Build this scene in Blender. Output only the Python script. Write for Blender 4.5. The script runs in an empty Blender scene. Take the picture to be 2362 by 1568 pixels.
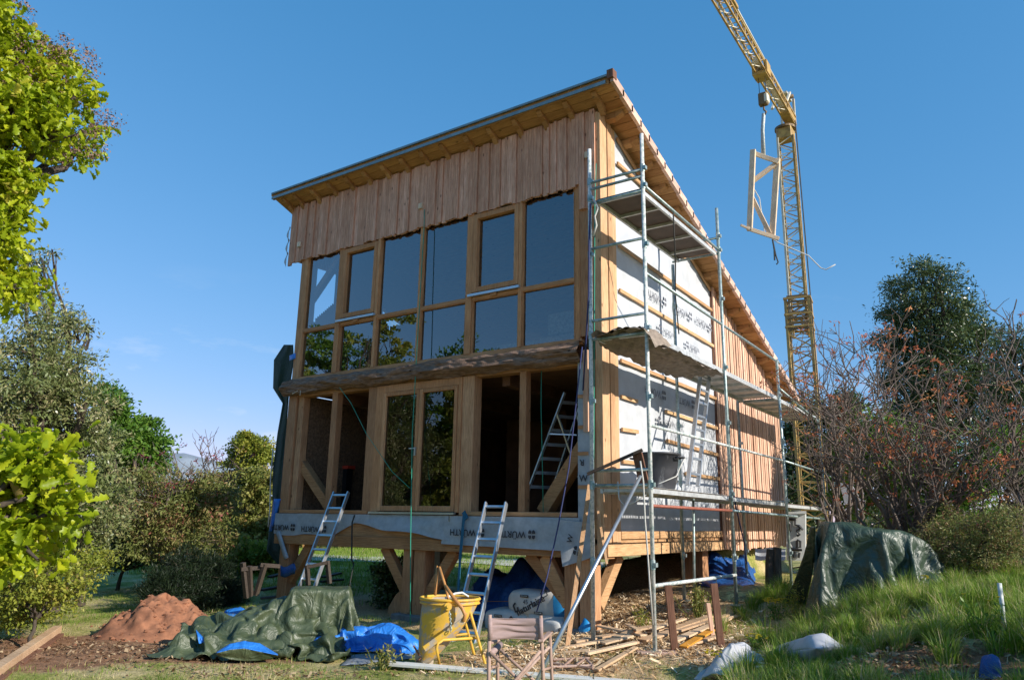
import bpy, bmesh, math, random
import numpy as np
from mathutils import Vector, Matrix, noise
from math import sin, cos, pi, radians, sqrt, atan2, floor

C = bpy.context.scene.collection
# ------------------------------------------------------------------ camera
CP = np.array([4.982, -9.486, 1.6])
YAW, PITCH, ROLL, FP = radians(34.822), radians(13.564), radians(1.013), 1719.56
_fw = np.array([-sin(YAW)*cos(PITCH), cos(YAW)*cos(PITCH), sin(PITCH)])
_r = np.array([cos(YAW), sin(YAW), 0.0]); _u = np.cross(_r, _fw)
R_ = cos(ROLL)*_r+sin(ROLL)*_u; U_ = -sin(ROLL)*_r+cos(ROLL)*_u
cam = bpy.data.cameras.new('camera'); camo = bpy.data.objects.new('camera', cam); C.objects.link(camo)
cam.sensor_width = 36; cam.lens = FP/2362*36; cam.clip_end = 6000; cam.clip_start = .05
M = Matrix(((R_[0], U_[0], -_fw[0], CP[0]), (R_[1], U_[1], -_fw[1], CP[1]), (R_[2], U_[2], -_fw[2], CP[2]), (0, 0, 0, 1)))
camo.matrix_world = M
bpy.context.scene.camera = camo
# ------------------------------------------------------------------ world, sun, exposure
SUN_EL, SUN_AZ = radians(25.5), radians(2)      # azimuth counted from +X towards +Y
SUN_STRENGTH, SKY_STRENGTH, EXPOSURE = 3.0, 0.15, 1.1
sc = bpy.context.scene
w = bpy.data.worlds.new("World"); sc.world = w; w.use_nodes = True
nt = w.node_tree; bg = nt.nodes['Background']; sky = nt.nodes.new('ShaderNodeTexSky')
sky.sky_type = 'NISHITA'; sky.sun_disc = False; sky.sun_elevation = SUN_EL
sky.sun_rotation = pi/2-SUN_AZ; sky.air_density = 1.0; sky.dust_density = 0.0; sky.ozone_density = 6.0; sky.altitude = 300
sep = nt.nodes.new('ShaderNodeSeparateColor'); cmb = nt.nodes.new('ShaderNodeCombineColor'); nt.links.new(sky.outputs[0], sep.inputs[0])
for k, (pw, am) in enumerate(((1.08, .465), (.58, .81), (.5, 1.17))):   # clear mountain air: deep blue overhead, paler and not cyan at the horizon
    p_ = nt.nodes.new('ShaderNodeMath'); p_.operation = 'POWER'; p_.inputs[1].default_value = pw; q_ = nt.nodes.new('ShaderNodeMath'); q_.operation = 'MULTIPLY'; q_.inputs[1].default_value = am
    nt.links.new(sep.outputs[k], p_.inputs[0]); nt.links.new(p_.outputs[0], q_.inputs[0]); nt.links.new(q_.outputs[0], cmb.inputs[k])
# a few thin wisps of cloud low over the horizon
tcw = nt.nodes.new('ShaderNodeTexCoord'); mpw = nt.nodes.new('ShaderNodeMapping'); mpw.inputs['Scale'].default_value = (1, 1, 3.2); nzw = nt.nodes.new('ShaderNodeTexNoise'); nzw.inputs['Scale'].default_value = 5.5; nzw.inputs['Detail'].default_value = 7; nzw.inputs['Roughness'].default_value = .62
rw = nt.nodes.new('ShaderNodeValToRGB'); rw.color_ramp.elements[0].position = .58; rw.color_ramp.elements[1].position = .78; sx_ = nt.nodes.new('ShaderNodeSeparateXYZ'); bw = nt.nodes.new('ShaderNodeMapRange'); bw.inputs[1].default_value = .03; bw.inputs[2].default_value = .30; bw.inputs[3].default_value = .75; bw.inputs[4].default_value = 0; mw = nt.nodes.new('ShaderNodeMath'); mw.operation = 'MULTIPLY'
xw = nt.nodes.new('ShaderNodeMix'); xw.data_type = 'RGBA'; xw.inputs[7].default_value = (3.0, 3.1, 3.2, 1)
nt.links.new(tcw.outputs['Generated'], mpw.inputs[0]); nt.links.new(mpw.outputs[0], nzw.inputs['Vector']); nt.links.new(nzw.outputs[0], rw.inputs[0]); nt.links.new(tcw.outputs['Generated'], sx_.inputs[0]); nt.links.new(sx_.outputs[2], bw.inputs[0]); nt.links.new(rw.outputs[0], mw.inputs[0]); nt.links.new(bw.outputs[0], mw.inputs[1]); nt.links.new(mw.outputs[0], xw.inputs[0]); nt.links.new(cmb.outputs[0], xw.inputs[6])
nt.links.new(xw.outputs[2], bg.inputs[0]); bg.inputs[1].default_value = SKY_STRENGTH
sun = bpy.data.lights.new('sun', 'SUN'); sun.energy = SUN_STRENGTH; sun.angle = radians(.5); sun.color = (1, .93, .83)
so = bpy.data.objects.new('sun', sun); C.objects.link(so)
sd = Vector((cos(SUN_EL)*cos(SUN_AZ), cos(SUN_EL)*sin(SUN_AZ), sin(SUN_EL)))
so.rotation_euler = sd.to_track_quat('Z', 'Y').to_euler(); so.location = (30, 5, 20)
sc.view_settings.view_transform = 'Standard'; sc.view_settings.look = 'None'; sc.view_settings.exposure = EXPOSURE; sc.view_settings.gamma = 1
sc.cycles.max_bounces = 7; sc.cycles.transparent_max_bounces = 12; sc.cycles.diffuse_bounces = 4

# ------------------------------------------------------------------ measuring helpers (a pixel of the survey photo to a point)
def ray(px, py):
    d = _fw*FP+R_*(px-1181)-U_*(py-784); return d/np.linalg.norm(d)
def P(px, py, pl, val):
    d = ray(px, py); i = 'xyz'.index(pl); t = (val-CP[i])/d[i]; return Vector(CP+d*t)
def PD(px, py, dist):
    d = ray(px, py); t = dist/math.hypot(d[0], d[1]); return Vector(CP+d*t)
def sst(t): t = np.clip(t, 0, 1); return t*t*(3-2*t)
def terr(x, y):
    x = np.asarray(x, float); y = np.asarray(y, float)
    h = .12*sst((x+2.5)/2.5)*sst((y+3)/2.5)
    h = h+.42*sst((y+.2)/3.6)*sst((x+4.0)/4.2)*(1-sst((y-14)/12))
    h = h+.66*sst((x-1.75)/2.4)*sst((y+6.2)/4.6)*(1-.35*sst((y-.2)/3.0))
    h = h+.2*sst((-x-6)/4)*sst((y+2)/5)
    h = h+.72*sst((y-4.4)/1.8)*sst((x+4.2)/1.4)*(1-sst((y-9.3)/1.2))*(1-sst((x+.5)/.5))
    bk = sst((x-1.9)/1.6)*sst((y+6.0)/2.5); h = h+bk*(.07*np.sin(2.1*x+1.3*np.sin(1.7*y))*np.cos(1.9*y+.5)+.035*np.sin(4.7*x-1.1*y)*np.cos(3.9*y+x))
    h = h+.03*np.sin(x*1.3+.6*y)*np.cos(y*1.1-.4*x)+.012*np.sin(4.1*x+1)*np.sin(3.7*y)
    return h
def TZ(x, y): return float(terr(x, y))
def G(px, py):
    d = ray(px, py); t = 2.0
    for i in range(4000):
        q = CP+d*t
        if q[2] < TZ(q[0], q[1]): break
        t += .02
    return Vector((q[0], q[1], TZ(q[0], q[1])))
def rnd(a, b): return random.uniform(a, b)
random.seed(7); RNG = np.random.default_rng(11)

# ------------------------------------------------------------------ object helpers
def tag(o, label=None, cat=None, group=None, kind=None):
    if label: o['label'] = label
    if cat: o['category'] = cat
    if group: o['group'] = group
    if kind: o['kind'] = kind
    return o
def thing(name, loc, label, cat, group=None):
    o = bpy.data.objects.new(name, None); C.objects.link(o); o.location = loc; o.empty_display_size = .1
    return tag(o, label, cat, group)
def world_loc(o):
    v = Vector(o.location)
    while o.parent: o = o.parent; v += Vector(o.location)
    return v
def link(name, me, m, parent=None, loc=None, smooth=False):
    """me is in world coordinates; a part keeps its thing's origin"""
    o = bpy.data.objects.new(name, me); C.objects.link(o)
    if parent is not None:
        o.parent = parent; off = world_loc(parent)
    else:
        off = Vector(loc) if loc is not None else Vector((0, 0, 0)); o.location = off
    if off.length > 0: me.transform(Matrix.Translation(-off))
    ms = m if isinstance(m, (list, tuple)) else [m]
    for k in ms: me.materials.append(k)
    if smooth: me.polygons.foreach_set('use_smooth', [True]*len(me.polygons))
    me.update(); return o
class MB:
    def __init__(s): s.v = []; s.f = []; s.t = []; s.m = []
    def add(s, vs, fs, tone=None, mi=0):
        n = len(s.v); s.v += [tuple(q) for q in vs]; tone = rnd(0, 1) if tone is None else tone
        for f in fs: s.f.append([n+i for i in f]); s.t.append(tone); s.m.append(mi)
        return s
    def box(s, x0, x1, y0, y1, z0, z1, tone=None, mi=0):
        vs = [(x, y, z) for z in (z0, z1) for y in (y0, y1) for x in (x0, x1)]
        return s.add(vs, [(0, 2, 3, 1), (4, 5, 7, 6), (0, 1, 5, 4), (2, 6, 7, 3), (0, 4, 6, 2), (1, 3, 7, 5)], tone, mi)
    def bar(s, a, b, w, h, up=(0, 0, 1), tone=None, mi=0):
        a = Vector(a); b = Vector(b); d = (b-a).normalized(); up = Vector(up)
        if abs(d.dot(up)) > .98: up = Vector((0, 1, 0)) if abs(d.y) < .9 else Vector((1, 0, 0))
        x = d.cross(up).normalized(); z = x.cross(d).normalized()
        vs = [q+x*sx*w/2+z*sz*h/2 for q in (a, b) for sz in (-1, 1) for sx in (-1, 1)]
        return s.add(vs, [(0, 1, 3, 2), (4, 6, 7, 5), (0, 4, 5, 1), (2, 3, 7, 6), (0, 2, 6, 4), (1, 5, 7, 3)], tone, mi)
    def tube(s, pts, r, n=8, tone=None, mi=0, caps=True):
        pts = [Vector(p) for p in pts]; rs = r if isinstance(r, (list, tuple)) else [r]*len(pts)
        k0 = len(s.v); ref = None; vs = []; fs = []
        for i, p in enumerate(pts):
            d = (pts[min(i+1, len(pts)-1)]-pts[max(i-1, 0)]).normalized()
            if ref is None: ref = Vector((0, 0, 1)) if abs(d.z) < .9 else Vector((1, 0, 0))
            x = d.cross(ref).normalized(); y = x.cross(d).normalized(); ref = y
            for j in range(n):
                a = 2*pi*j/n; vs.append(p+(x*cos(a)+y*sin(a))*rs[i])
        for i in range(len(pts)-1):
            for j in range(n):
                fs.append((i*n+j, i*n+(j+1) % n, (i+1)*n+(j+1) % n, (i+1)*n+j))
        if caps: fs.append(tuple(range(n))[::-1]); fs.append(tuple((len(pts)-1)*n+j for j in range(n)))
        return s.add(vs, fs, tone, mi)
    def poly(s, pts, ext, tone=None, mi=0):
        """flat outline extruded by a vector"""
        n = len(pts); e = Vector(ext); pts = [Vector(p) for p in pts]
        vs = pts+[p+e for p in pts]
        fs = [tuple(range(n))[::-1], tuple(range(n, 2*n))]+[(i, (i+1) % n, n+(i+1) % n, n+i) for i in range(n)]
        return s.add(vs, fs, tone, mi)
    def grid(s, fn, nu, nv, tone=None, mi=0):
        vs = [fn(i/nu, j/nv) for j in range(nv+1) for i in range(nu+1)]
        fs = [(j*(nu+1)+i, j*(nu+1)+i+1, (j+1)*(nu+1)+i+1, (j+1)*(nu+1)+i) for j in range(nv) for i in range(nu)]
        return s.add(vs, fs, tone, mi)
    def mesh(s, name):
        me = bpy.data.meshes.new(name); me.from_pydata(s.v, [], s.f); me.update()
        a = me.attributes.new('tone', 'FLOAT', 'FACE'); a.data.foreach_set('value', s.t)
        if any(s.m): me.polygons.foreach_set('material_index', s.m)
        return me
    def build(s, name, m, parent=None, loc=None, smooth=False, bevel=0, solid=0):
        me = s.mesh(name); o = link(name, me, m, parent, loc, smooth)
        if bevel:
            b = o.modifiers.new('b', 'BEVEL'); b.width = bevel; b.segments = 1; b.limit_method = 'ANGLE'
        if solid:
            b = o.modifiers.new('s', 'SOLIDIFY'); b.thickness = solid; b.offset = 0
        return o
def np_mesh(name, V, F, tone=None):
    """V (n,3), F (m,k) arrays; tone per face"""
    me = bpy.data.meshes.new(name); k = F.shape[1]
    me.vertices.add(len(V)); me.vertices.foreach_set('co', V.astype(np.float32).ravel())
    me.loops.add(F.size); me.loops.foreach_set('vertex_index', F.astype(np.int32).ravel())
    me.polygons.add(len(F)); me.polygons.foreach_set('loop_start', np.arange(0, F.size, k, dtype=np.int32))
    me.polygons.foreach_set('loop_total', np.full(len(F), k, dtype=np.int32))
    me.update(calc_edges=True)
    if tone is not None:
        a = me.attributes.new('tone', 'FLOAT', 'FACE'); a.data.foreach_set('value', np.asarray(tone, np.float32))
    return me

# ------------------------------------------------------------------ materials
def nodes(m): m.use_nodes = True; return m.node_tree, m.node_tree.nodes, m.node_tree.links, m.node_tree.nodes['Principled BSDF']
def ramp(nd, stops):
    r = nd.new('ShaderNodeValToRGB'); cr = r.color_ramp
    while len(cr.elements) > 1: cr.elements.remove(cr.elements[-1])
    for i, (p, c) in enumerate(stops):
        e = cr.elements[0] if i == 0 else cr.elements.new(p); e.position = p; e.color = (*c, 1)
    return r
def mix(nd, lk, a, b, f, mode='MIX'):
    m = nd.new('ShaderNodeMix'); m.data_type = 'RGBA'; m.blend_type = mode
    for s, v in ((m.inputs[0], f), (m.inputs[6], a), (m.inputs[7], b)):
        if hasattr(v, 'is_linked') or isinstance(v, bpy.types.NodeSocket): lk.new(v, s)
        else: s.default_value = v if not isinstance(v, tuple) else (*v, 1)
    return m.outputs[2]
def tex(nd, lk, scale=(1, 1, 1), nscale=5, detail=5, rough=.6, kind='noise', tone_shift=0, distort=0):
    g = nd.new('ShaderNodeNewGeometry'); mp = nd.new('ShaderNodeMapping'); lk.new(g.outputs['Position'], mp.inputs[0]); mp.inputs['Scale'].default_value = scale
    vec = mp.outputs[0]
    if tone_shift:
        at = nd.new('ShaderNodeAttribute'); at.attribute_name = 'tone'; ml = nd.new('ShaderNodeMath'); ml.operation = 'MULTIPLY'; ml.inputs[1].default_value = tone_shift
        lk.new(at.outputs['Fac'], ml.inputs[0]); va = nd.new('ShaderNodeVectorMath'); va.operation = 'ADD'; lk.new(vec, va.inputs[0]); lk.new(ml.outputs[0], va.inputs[1]); vec = va.outputs[0]
    if kind == 'noise':
        n = nd.new('ShaderNodeTexNoise'); n.inputs['Scale'].default_value = nscale; n.inputs['Detail'].default_value = detail; n.inputs['Roughness'].default_value = rough; n.inputs['Distortion'].default_value = distort
        lk.new(vec, n.inputs['Vector']); return n.outputs[0]
    if kind == 'voronoi':
        n = nd.new('ShaderNodeTexVoronoi'); n.inputs['Scale'].default_value = nscale; n.feature = 'DISTANCE_TO_EDGE'; lk.new(vec, n.inputs['Vector']); return n.outputs[0]
    if kind == 'cell':
        n = nd.new('ShaderNodeTexVoronoi'); n.inputs['Scale'].default_value = nscale; lk.new(vec, n.inputs['Vector']); return n.outputs['Color']
def bump(nd, lk, b, h, strength=.3, dist=.02):
    n = nd.new('ShaderNodeBump'); n.inputs['Strength'].default_value = strength; n.inputs['Distance'].default_value = dist
    lk.new(h, n.inputs['Height']); lk.new(n.outputs[0], b.inputs['Normal']); return n
MATS = {}
def wood(name, dark, light, axis='z', rough=.75, knots=True, grey=0, tonevar=.55):
    m = bpy.data.materials.new(name); t, nd, lk, b = nodes(m)
    sc_ = {'x': (.5, 7, 7), 'y': (7, .5, 7), 'z': (7, 7, .5)}[axis]
    g1 = tex(nd, lk, sc_, 9, 6, .65, tone_shift=37, distort=.4)
    r1 = ramp(nd, [(.3, dark), (.62, light)]); lk.new(g1, r1.inputs[0])
    at = nd.new('ShaderNodeAttribute'); at.attribute_name = 'tone'
    lo = tuple(1-tonevar*k for k in (.55, .62, .7)); rt = ramp(nd, [(0, lo), (.5, (.82, .78, .76)), (1, (1.08, 1.12, 1.16))]); lk.new(at.outputs['Fac'], rt.inputs[0])
    col = mix(nd, lk, r1.outputs[0], rt.outputs[0], 1.0, 'MULTIPLY')
    big = tex(nd, lk, (1, 1, 1), 1.7, 3, .6, tone_shift=11); rb = ramp(nd, [(.35, (.78, .76, .74)), (.65, (1.06, 1.06, 1.06))]); lk.new(big, rb.inputs[0])
    col = mix(nd, lk, col, rb.outputs[0], .8, 'MULTIPLY')
    if knots:
        ks = {'x': (.45, 1, 1), 'y': (1, .45, 1), 'z': (1, 1, .45)}[axis]
        n = nd.new('ShaderNodeTexVoronoi'); n.inputs['Scale'].default_value = 6.5
        g = nd.new('ShaderNodeNewGeometry'); mp = nd.new('ShaderNodeMapping'); lk.new(g.outputs['Position'], mp.inputs[0]); mp.inputs['Scale'].default_value = ks; lk.new(mp.outputs[0], n.inputs['Vector'])
        rk = ramp(nd, [(.05, (1, 1, 1)), (.12, (0, 0, 0))]); lk.new(n.outputs['Distance'], rk.inputs[0])
        col = mix(nd, lk, col, tuple(k*.35 for k in dark), rk.outputs[0])
    lk.new(col, b.inputs['Base Color']); b.inputs['Roughness'].default_value = rough; b.inputs['Specular IOR Level'].default_value = .25
    bump(nd, lk, b, g1, .35, .01); MATS[name] = m; return m
def plain(name, col, rough=.6, metal=0, var=.25, nscale=6, bumps=.15, col2=None, spec=.5, stretch=(1, 1, 1), detail=5, tonevar=0, thr=(.35, .65)):
    m = bpy.data.materials.new(name); t, nd, lk, b = nodes(m)
    n = tex(nd, lk, stretch, nscale, detail, .65); c2 = col2 or tuple(k*(1-var) for k in col)
    r = ramp(nd, [(thr[0], c2), (thr[1], col)]); lk.new(n, r.inputs[0]); out = r.outputs[0]
    if tonevar:
        at = nd.new('ShaderNodeAttribute'); at.attribute_name = 'tone'
        rt = ramp(nd, [(0, (1-tonevar,)*3), (1, (1+tonevar*.5,)*3)]); lk.new(at.outputs['Fac'], rt.inputs[0]); out = mix(nd, lk, out, rt.outputs[0], 1.0, 'MULTIPLY')
    lk.new(out, b.inputs['Base Color']); b.inputs['Roughness'].default_value = rough; b.inputs['Metallic'].default_value = metal; b.inputs['Specular IOR Level'].default_value = spec
    if bumps: bump(nd, lk, b, n, bumps, .01)
    MATS[name] = m; return m
def leafmat(name, stops, trans=.35, rough=.5, spec=.3):
    """two-sided leaf: colour from each leaf's own tone, some light passes through"""
    m = bpy.data.materials.new(name); t, nd, lk, b = nodes(m)
    at = nd.new('ShaderNodeAttribute'); at.attribute_name = 'tone'; r = ramp(nd, stops); lk.new(at.outputs['Fac'], r.inputs[0])
    lk.new(r.outputs[0], b.inputs['Base Color']); b.inputs['Roughness'].default_value = rough; b.inputs['Specular IOR Level'].default_value = spec
    tr = nd.new('ShaderNodeBsdfTranslucent'); lk.new(r.outputs[0], tr.inputs[0]); mx = nd.new('ShaderNodeMixShader'); mx.inputs[0].default_value = trans
    lk.new(b.outputs[0], mx.inputs[1]); lk.new(tr.outputs[0], mx.inputs[2]); lk.new(mx.outputs[0], nd['Material Output'].inputs[0]); MATS[name] = m; return m
def glassmat(name, k=2.6, tint=(.8, .86, .9), base=.0):
    m = bpy.data.materials.new(name); t, nd, lk, b = nodes(m); nd.remove(b)
    fr = nd.new('ShaderNodeFresnel'); fr.inputs[0].default_value = 1.5
    mu = nd.new('ShaderNodeMath'); mu.operation = 'MULTIPLY_ADD'; mu.inputs[1].default_value = k; mu.inputs[2].default_value = base; mu.use_clamp = True; lk.new(fr.outputs[0], mu.inputs[0])
    g = nd.new('ShaderNodeBsdfGlossy'); g.inputs['Roughness'].default_value = .0; tr = nd.new('ShaderNodeBsdfTransparent'); tr.inputs[0].default_value = (*tint, 1)
    n = tex(nd, lk, (1, 1, 1), .8, 1); bp = nd.new('ShaderNodeBump'); bp.inputs['Strength'].default_value = .04; bp.inputs['Distance'].default_value = .02; lk.new(n, bp.inputs['Height']); lk.new(bp.outputs[0], g.inputs['Normal'])
    mx = nd.new('ShaderNodeMixShader'); lk.new(mu.outputs[0], mx.inputs[0]); lk.new(tr.outputs[0], mx.inputs[1]); lk.new(g.outputs[0], mx.inputs[2]); lk.new(mx.outputs[0], nd['Material Output'].inputs[0]); return m

m_board = wood('larch_board_vertical', (.56, .265, .165), (.88, .53, .37), 'z', tonevar=.5)
m_corner = wood('douglas_board_vertical', (.50, .27, .13), (.72, .45, .25), 'z', tonevar=.3)
m_slat = wood('slat_wood', (.64, .36, .235), (.88, .58, .41), 'z', tonevar=.4)
m_beam_x = wood('beam_wood_x', (.35, .17, .075), (.58, .32, .15), 'x', tonevar=.35)
m_beam_y = wood('beam_wood_y', (.46, .25, .11), (.72, .46, .24), 'y', tonevar=.3)
m_beam_z = wood('beam_wood_z', (.36, .17, .08), (.60, .33, .17), 'z', tonevar=.35)
m_frame_x = wood('frame_wood_x', (.46, .21, .095), (.68, .36, .17), 'x', knots=False, tonevar=.25)
m_frame_z = wood('frame_wood_z', (.46, .21, .095), (.68, .36, .17), 'z', knots=False, tonevar=.25)
m_soffit = wood('soffit_wood', (.36, .18, .065), (.56, .30, .12), 'x', tonevar=.3)
m_log = wood('old_log_wood', (.07, .04, .028), (.36, .24, .17), 'x', rough=.9, tonevar=.2)
m_bale = plain('straw_bale', (.50, .38, .24), .95, 0, .5, 18, .9, detail=8)
m_lumber = wood('fresh_lumber', (.55, .36, .20), (.80, .58, .38), 'x', tonevar=.35)
m_lumber_z = wood('fresh_lumber_z', (.66, .50, .34), (.88, .74, .56), 'z', tonevar=.2)
m_stake = wood('brown_stake_wood', (.12, .055, .035), (.24, .12, .075), 'z', tonevar=.2)
m_darkwood = wood('dark_weathered_wood', (.035, .028, .024), (.09, .07, .055), 'x', tonevar=.2)
m_chairwood = wood('chair_wood', (.30, .19, .15), (.55, .39, .31), 'z', knots=False, tonevar=.2)
m_membrane = plain('white_membrane', (.54, .56, .585), .6, 0, .2, 2.2, .6, detail=9)
m_inkpale = plain('sunlit_ink', (.13, .13, .15), .6, 0, .3, 20, 0)  # lighter print ink, sunlight on the side wall put into its colour
m_membrane_s = plain('grey_membrane', (.40, .43, .46), .6, 0, .22, 9, .3)
m_ink = plain('printed_ink', (.035, .035, .045), .6, 0, .2, 20, 0)
m_tile = plain('roof_tile', (.78, .52, .40), .8, 0, .35, 7, .3, tonevar=.3)
m_fascia = plain('fascia_zinc', (.24, .31, .33), .45, .5, .25, 5, .1)
m_alu = plain('aluminium', (.62, .66, .70), .38, .85, .15, 8, .05)
m_scaf = plain('scaffold_steel', (.50, .56, .55), .5, .55, .3, 14, .15, col2=(.20, .30, .28), tonevar=.15)
m_scafw = plain('scaffold_splashed', (.66, .66, .62), .75, .1, .3, 18, .4, col2=(.30, .38, .36), thr=(.38, .55))
m_deckp = plain('deck_aluminium', (.66, .67, .66), .5, .4, .3, 10, .1)
m_deckb = plain('deck_plywood', (.11, .075, .055), .7, 0, .4, 4, .1)
m_crane = plain('crane_yellow_paint', (.55, .36, .10), .55, .1, .4, 4, .1, col2=(.30, .18, .06))
m_cranew = plain('crane_pale_paint', (.72, .66, .52), .55, .1, .25, 4, .1)
m_craned = plain('crane_dark_steel', (.20, .13, .06), .6, .3, .3, 6, .1)
m_skip = plain('skip_yellow_cement', (.72, .43, .05), .7, 0, .3, 4.5, .5, col2=(.40, .34, .27), thr=(.46, .54))
m_yellow = plain('yellow_tube_paint', (.70, .42, .05), .55, 0, .3, 9, .2, col2=(.42, .24, .10), thr=(.3, .5))
m_orange = plain('orange_lever_paint', (.58, .27, .08), .55, 0, .4, 9, .2)
m_fabric = plain('chair_canvas', (.38, .27, .25), .85, 0, .22, 30, .2, stretch=(.2, .2, 1.2))
m_bag = plain('white_plastic_bag', (.62, .62, .60), .5, 0, .15, 4, .3)
m_sack = plain('grey_white_sack', (.50, .50, .52), .6, 0, .25, 4, .3)
m_bagblue = plain('blue_plastic_bag', (.02, .27, .62), .4, 0, .3, 4, .3)
m_black = plain('black_plastic', (.02, .02, .022), .45, 0, .3, 8, .1)
m_bucket = plain('black_mortar_tub', (.045, .045, .05), .5, 0, .5, 9, .3, col2=(.22, .22, .22), stretch=(1, 1, .25), thr=(.30, .42))
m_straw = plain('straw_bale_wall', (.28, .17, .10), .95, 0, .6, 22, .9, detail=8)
m_interior = plain('interior_panel', (.20, .095, .05), .85, 0, .4, 3, .2)
m_bark = plain('bark', (.10, .075, .055), .9, 0, .5, 12, .8, stretch=(1, 1, .3))
m_barkpale = plain('pale_bark', (.27, .22, .18), .9, 0, .5, 14, .5, stretch=(1, 1, .3))
m_soil = plain('red_soil', (.36, .155, .08), .95, 0, .45, 7, .9, col2=(.19, .08, .042), detail=10)
m_paintw = plain('white_paint_board', (.72, .72, .68), .6, 0, .12, 6, .1)
m_rope_g = plain('green_rope', (.02, .30, .20), .7, 0, .2, 20, 0)
m_rope_b = plain('blue_strap', (.01, .12, .22), .7, 0, .2, 20, 0)
m_rope_n = plain('navy_rope', (.03, .04, .14), .7, 0, .2, 20, 0)
m_rope_w = plain('white_rope', (.60, .58, .52), .8, 0, .2, 20, 0)
m_rope_k = plain('dark_rope', (.035, .035, .03), .8, 0, .2, 20, 0)
m_rope_o = plain('orange_rope', (.45, .18, .05), .8, 0, .2, 20, 0)
m_redp = plain('red_plastic', (.62, .06, .03), .5, 0, .1, 9, 0)
m_cloth = plain('dirty_cloth', (.33, .26, .20), .9, 0, .45, 12, .6)
m_stone = plain('grey_stone', (.22, .21, .20), .9, 0, .4, 6, .6)
m_rust = plain('rusty_red_tube', (.42, .13, .08), .6, .1, .4, 12, .1)
m_road = plain('gravel_road', (.62, .56, .50), .95, 0, .2, 5, .3)
m_mount = plain('hazed_hill', (.26, .31, .36), .95, 0, .35, .02, 0)  # air haze of the far hill painted in as a blue-grey base colour
m_glass = glassmat('window_glass', 4.9, (.82, .88, .92), .015); m_glassd = glassmat('door_glass', 2.3, (.5, .56, .56), .02)
def tarpmat(name, a, b, rough=.46):
    m = bpy.data.materials.new(name); t, nd, lk, bs = nodes(m)
    n = tex(nd, lk, (1, 1, 1), 1.6, 4); r = ramp(nd, [(.35, a), (.7, b)]); lk.new(n, r.inputs[0]); lk.new(r.outputs[0], bs.inputs['Base Color'])
    bs.inputs['Roughness'].default_value = rough; bs.inputs['Specular IOR Level'].default_value = .6
    n2 = tex(nd, lk, (1, 1, .7), 6, 6, .5, distort=2.2)
    bump(nd, lk, bs, n2, .65, .05); MATS[name] = m; return m
m_tgreen = tarpmat('green_tarpaulin', (.040, .058, .026), (.080, .102, .050))
m_tgreend = tarpmat('dark_green_tarpaulin', (.022, .042, .026), (.046, .075, .046), .40)
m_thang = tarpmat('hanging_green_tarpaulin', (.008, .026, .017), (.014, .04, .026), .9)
m_tblue = tarpmat('blue_tarpaulin', (.012, .13, .50), (.03, .24, .74))
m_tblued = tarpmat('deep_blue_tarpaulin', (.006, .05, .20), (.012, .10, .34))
m_tgrey = tarpmat('grey_tarpaulin', (.17, .19, .22), (.32, .34, .36), .5)

# ------------------------------------------------------------------ ground
def axis(lo, hi, step, far):
    a = list(np.arange(lo, hi+1e-6, step)); s = step; p = hi; q = lo; up = []; dn = []
    while p < far: s *= 1.22; p += s; up.append(p)
    s = step
    while q > -far: s *= 1.22; q -= s; dn.append(q)
    return np.array(dn[::-1]+a+up)
gx = axis(-12, 8, .09, 3200); gy = axis(-8, 9, .09, 3200)
X, Y = np.meshgrid(gx, gy); Z = terr(X, Y)
fade = np.exp(-(np.hypot(X, Y)/60)**2)
Z = Z*fade
nz = np.zeros_like(Z)
near = (np.abs(X+2) < 12) & (np.abs(Y) < 10)
idx = np.argwhere(near)
for i, j in idx:
    nz[i, j] = noise.noise(Vector((X[i, j]*3.1, Y[i, j]*3.1, 0)))*.022+noise.noise(Vector((X[i, j]*9, Y[i, j]*9, 3)))*.010
Z = Z+nz
# dirt mask: bare red soil near the mound and brown earth patch, litter by the scaffold, gravel otherwise grass
def blob(cx, cy, rx, ry, ang=0):
    c_, s_ = cos(ang), sin(ang); u = ((X-cx)*c_+(Y-cy)*s_)/rx; v = (-(X-cx)*s_+(Y-cy)*c_)/ry
    return np.clip(1.25-np.sqrt(u*u+v*v), 0, 1)
g6 = G(2180, 1545); g7 = G(1960, 1545); g8 = G(2080, 1440); g1 = G(110, 1500); g2 = G(350, 1500); g3 = G(1250, 1530); g4 = G(1500, 1440); g5 = G(1620, 1500)
dirt = np.maximum(np.maximum(blob(g1.x, g1.y, 1.5, 1.1), blob(g2.x-.3, g2.y+.3, 2.2, 1.0, .6)), 0)
dirt = np.maximum.reduce([dirt, blob(g6.x, g6.y, 1.0, .5)*.45, blob(g8.x, g8.y, .5, .35)*.45])
litter = np.maximum.reduce([blob(g3.x, g3.y, 1.3, .7, .2), blob(g4.x, g4.y, 1.3, 1.9), blob(g5.x, g5.y, 1.1, .9), blob(-2.5, 2.5, 5.2, 3.2)*.9])
rows, cols = Z.shape
V = np.stack([X.ravel(), Y.ravel(), Z.ravel()], 1)
I = np.arange(rows*cols).reshape(rows, cols); F = np.stack([I[:-1, :-1], I[:-1, 1:], I[1:, 1:], I[1:, :-1]], -1).reshape(-1, 4)
me = np_mesh('ground', V, F)
for nm, arr in (('dirt', dirt), ('litter', litter)):
    a = me.attributes.new(nm, 'FLOAT', 'POINT'); a.data.foreach_set('value', arr.ravel().astype(np.float32))
mg = bpy.data.materials.new('meadow_ground'); t, nd, lk, b = nodes(mg)
n1 = tex(nd, lk, (1, 1, 1), 1.3, 8, .65); rg = ramp(nd, [(.30, (.13, .19, .04)), (.44, (.29, .31, .09)), (.56, (.50, .43, .22)), (.72, (.66, .54, .34))]); lk.new(n1, rg.inputs[0])
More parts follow.
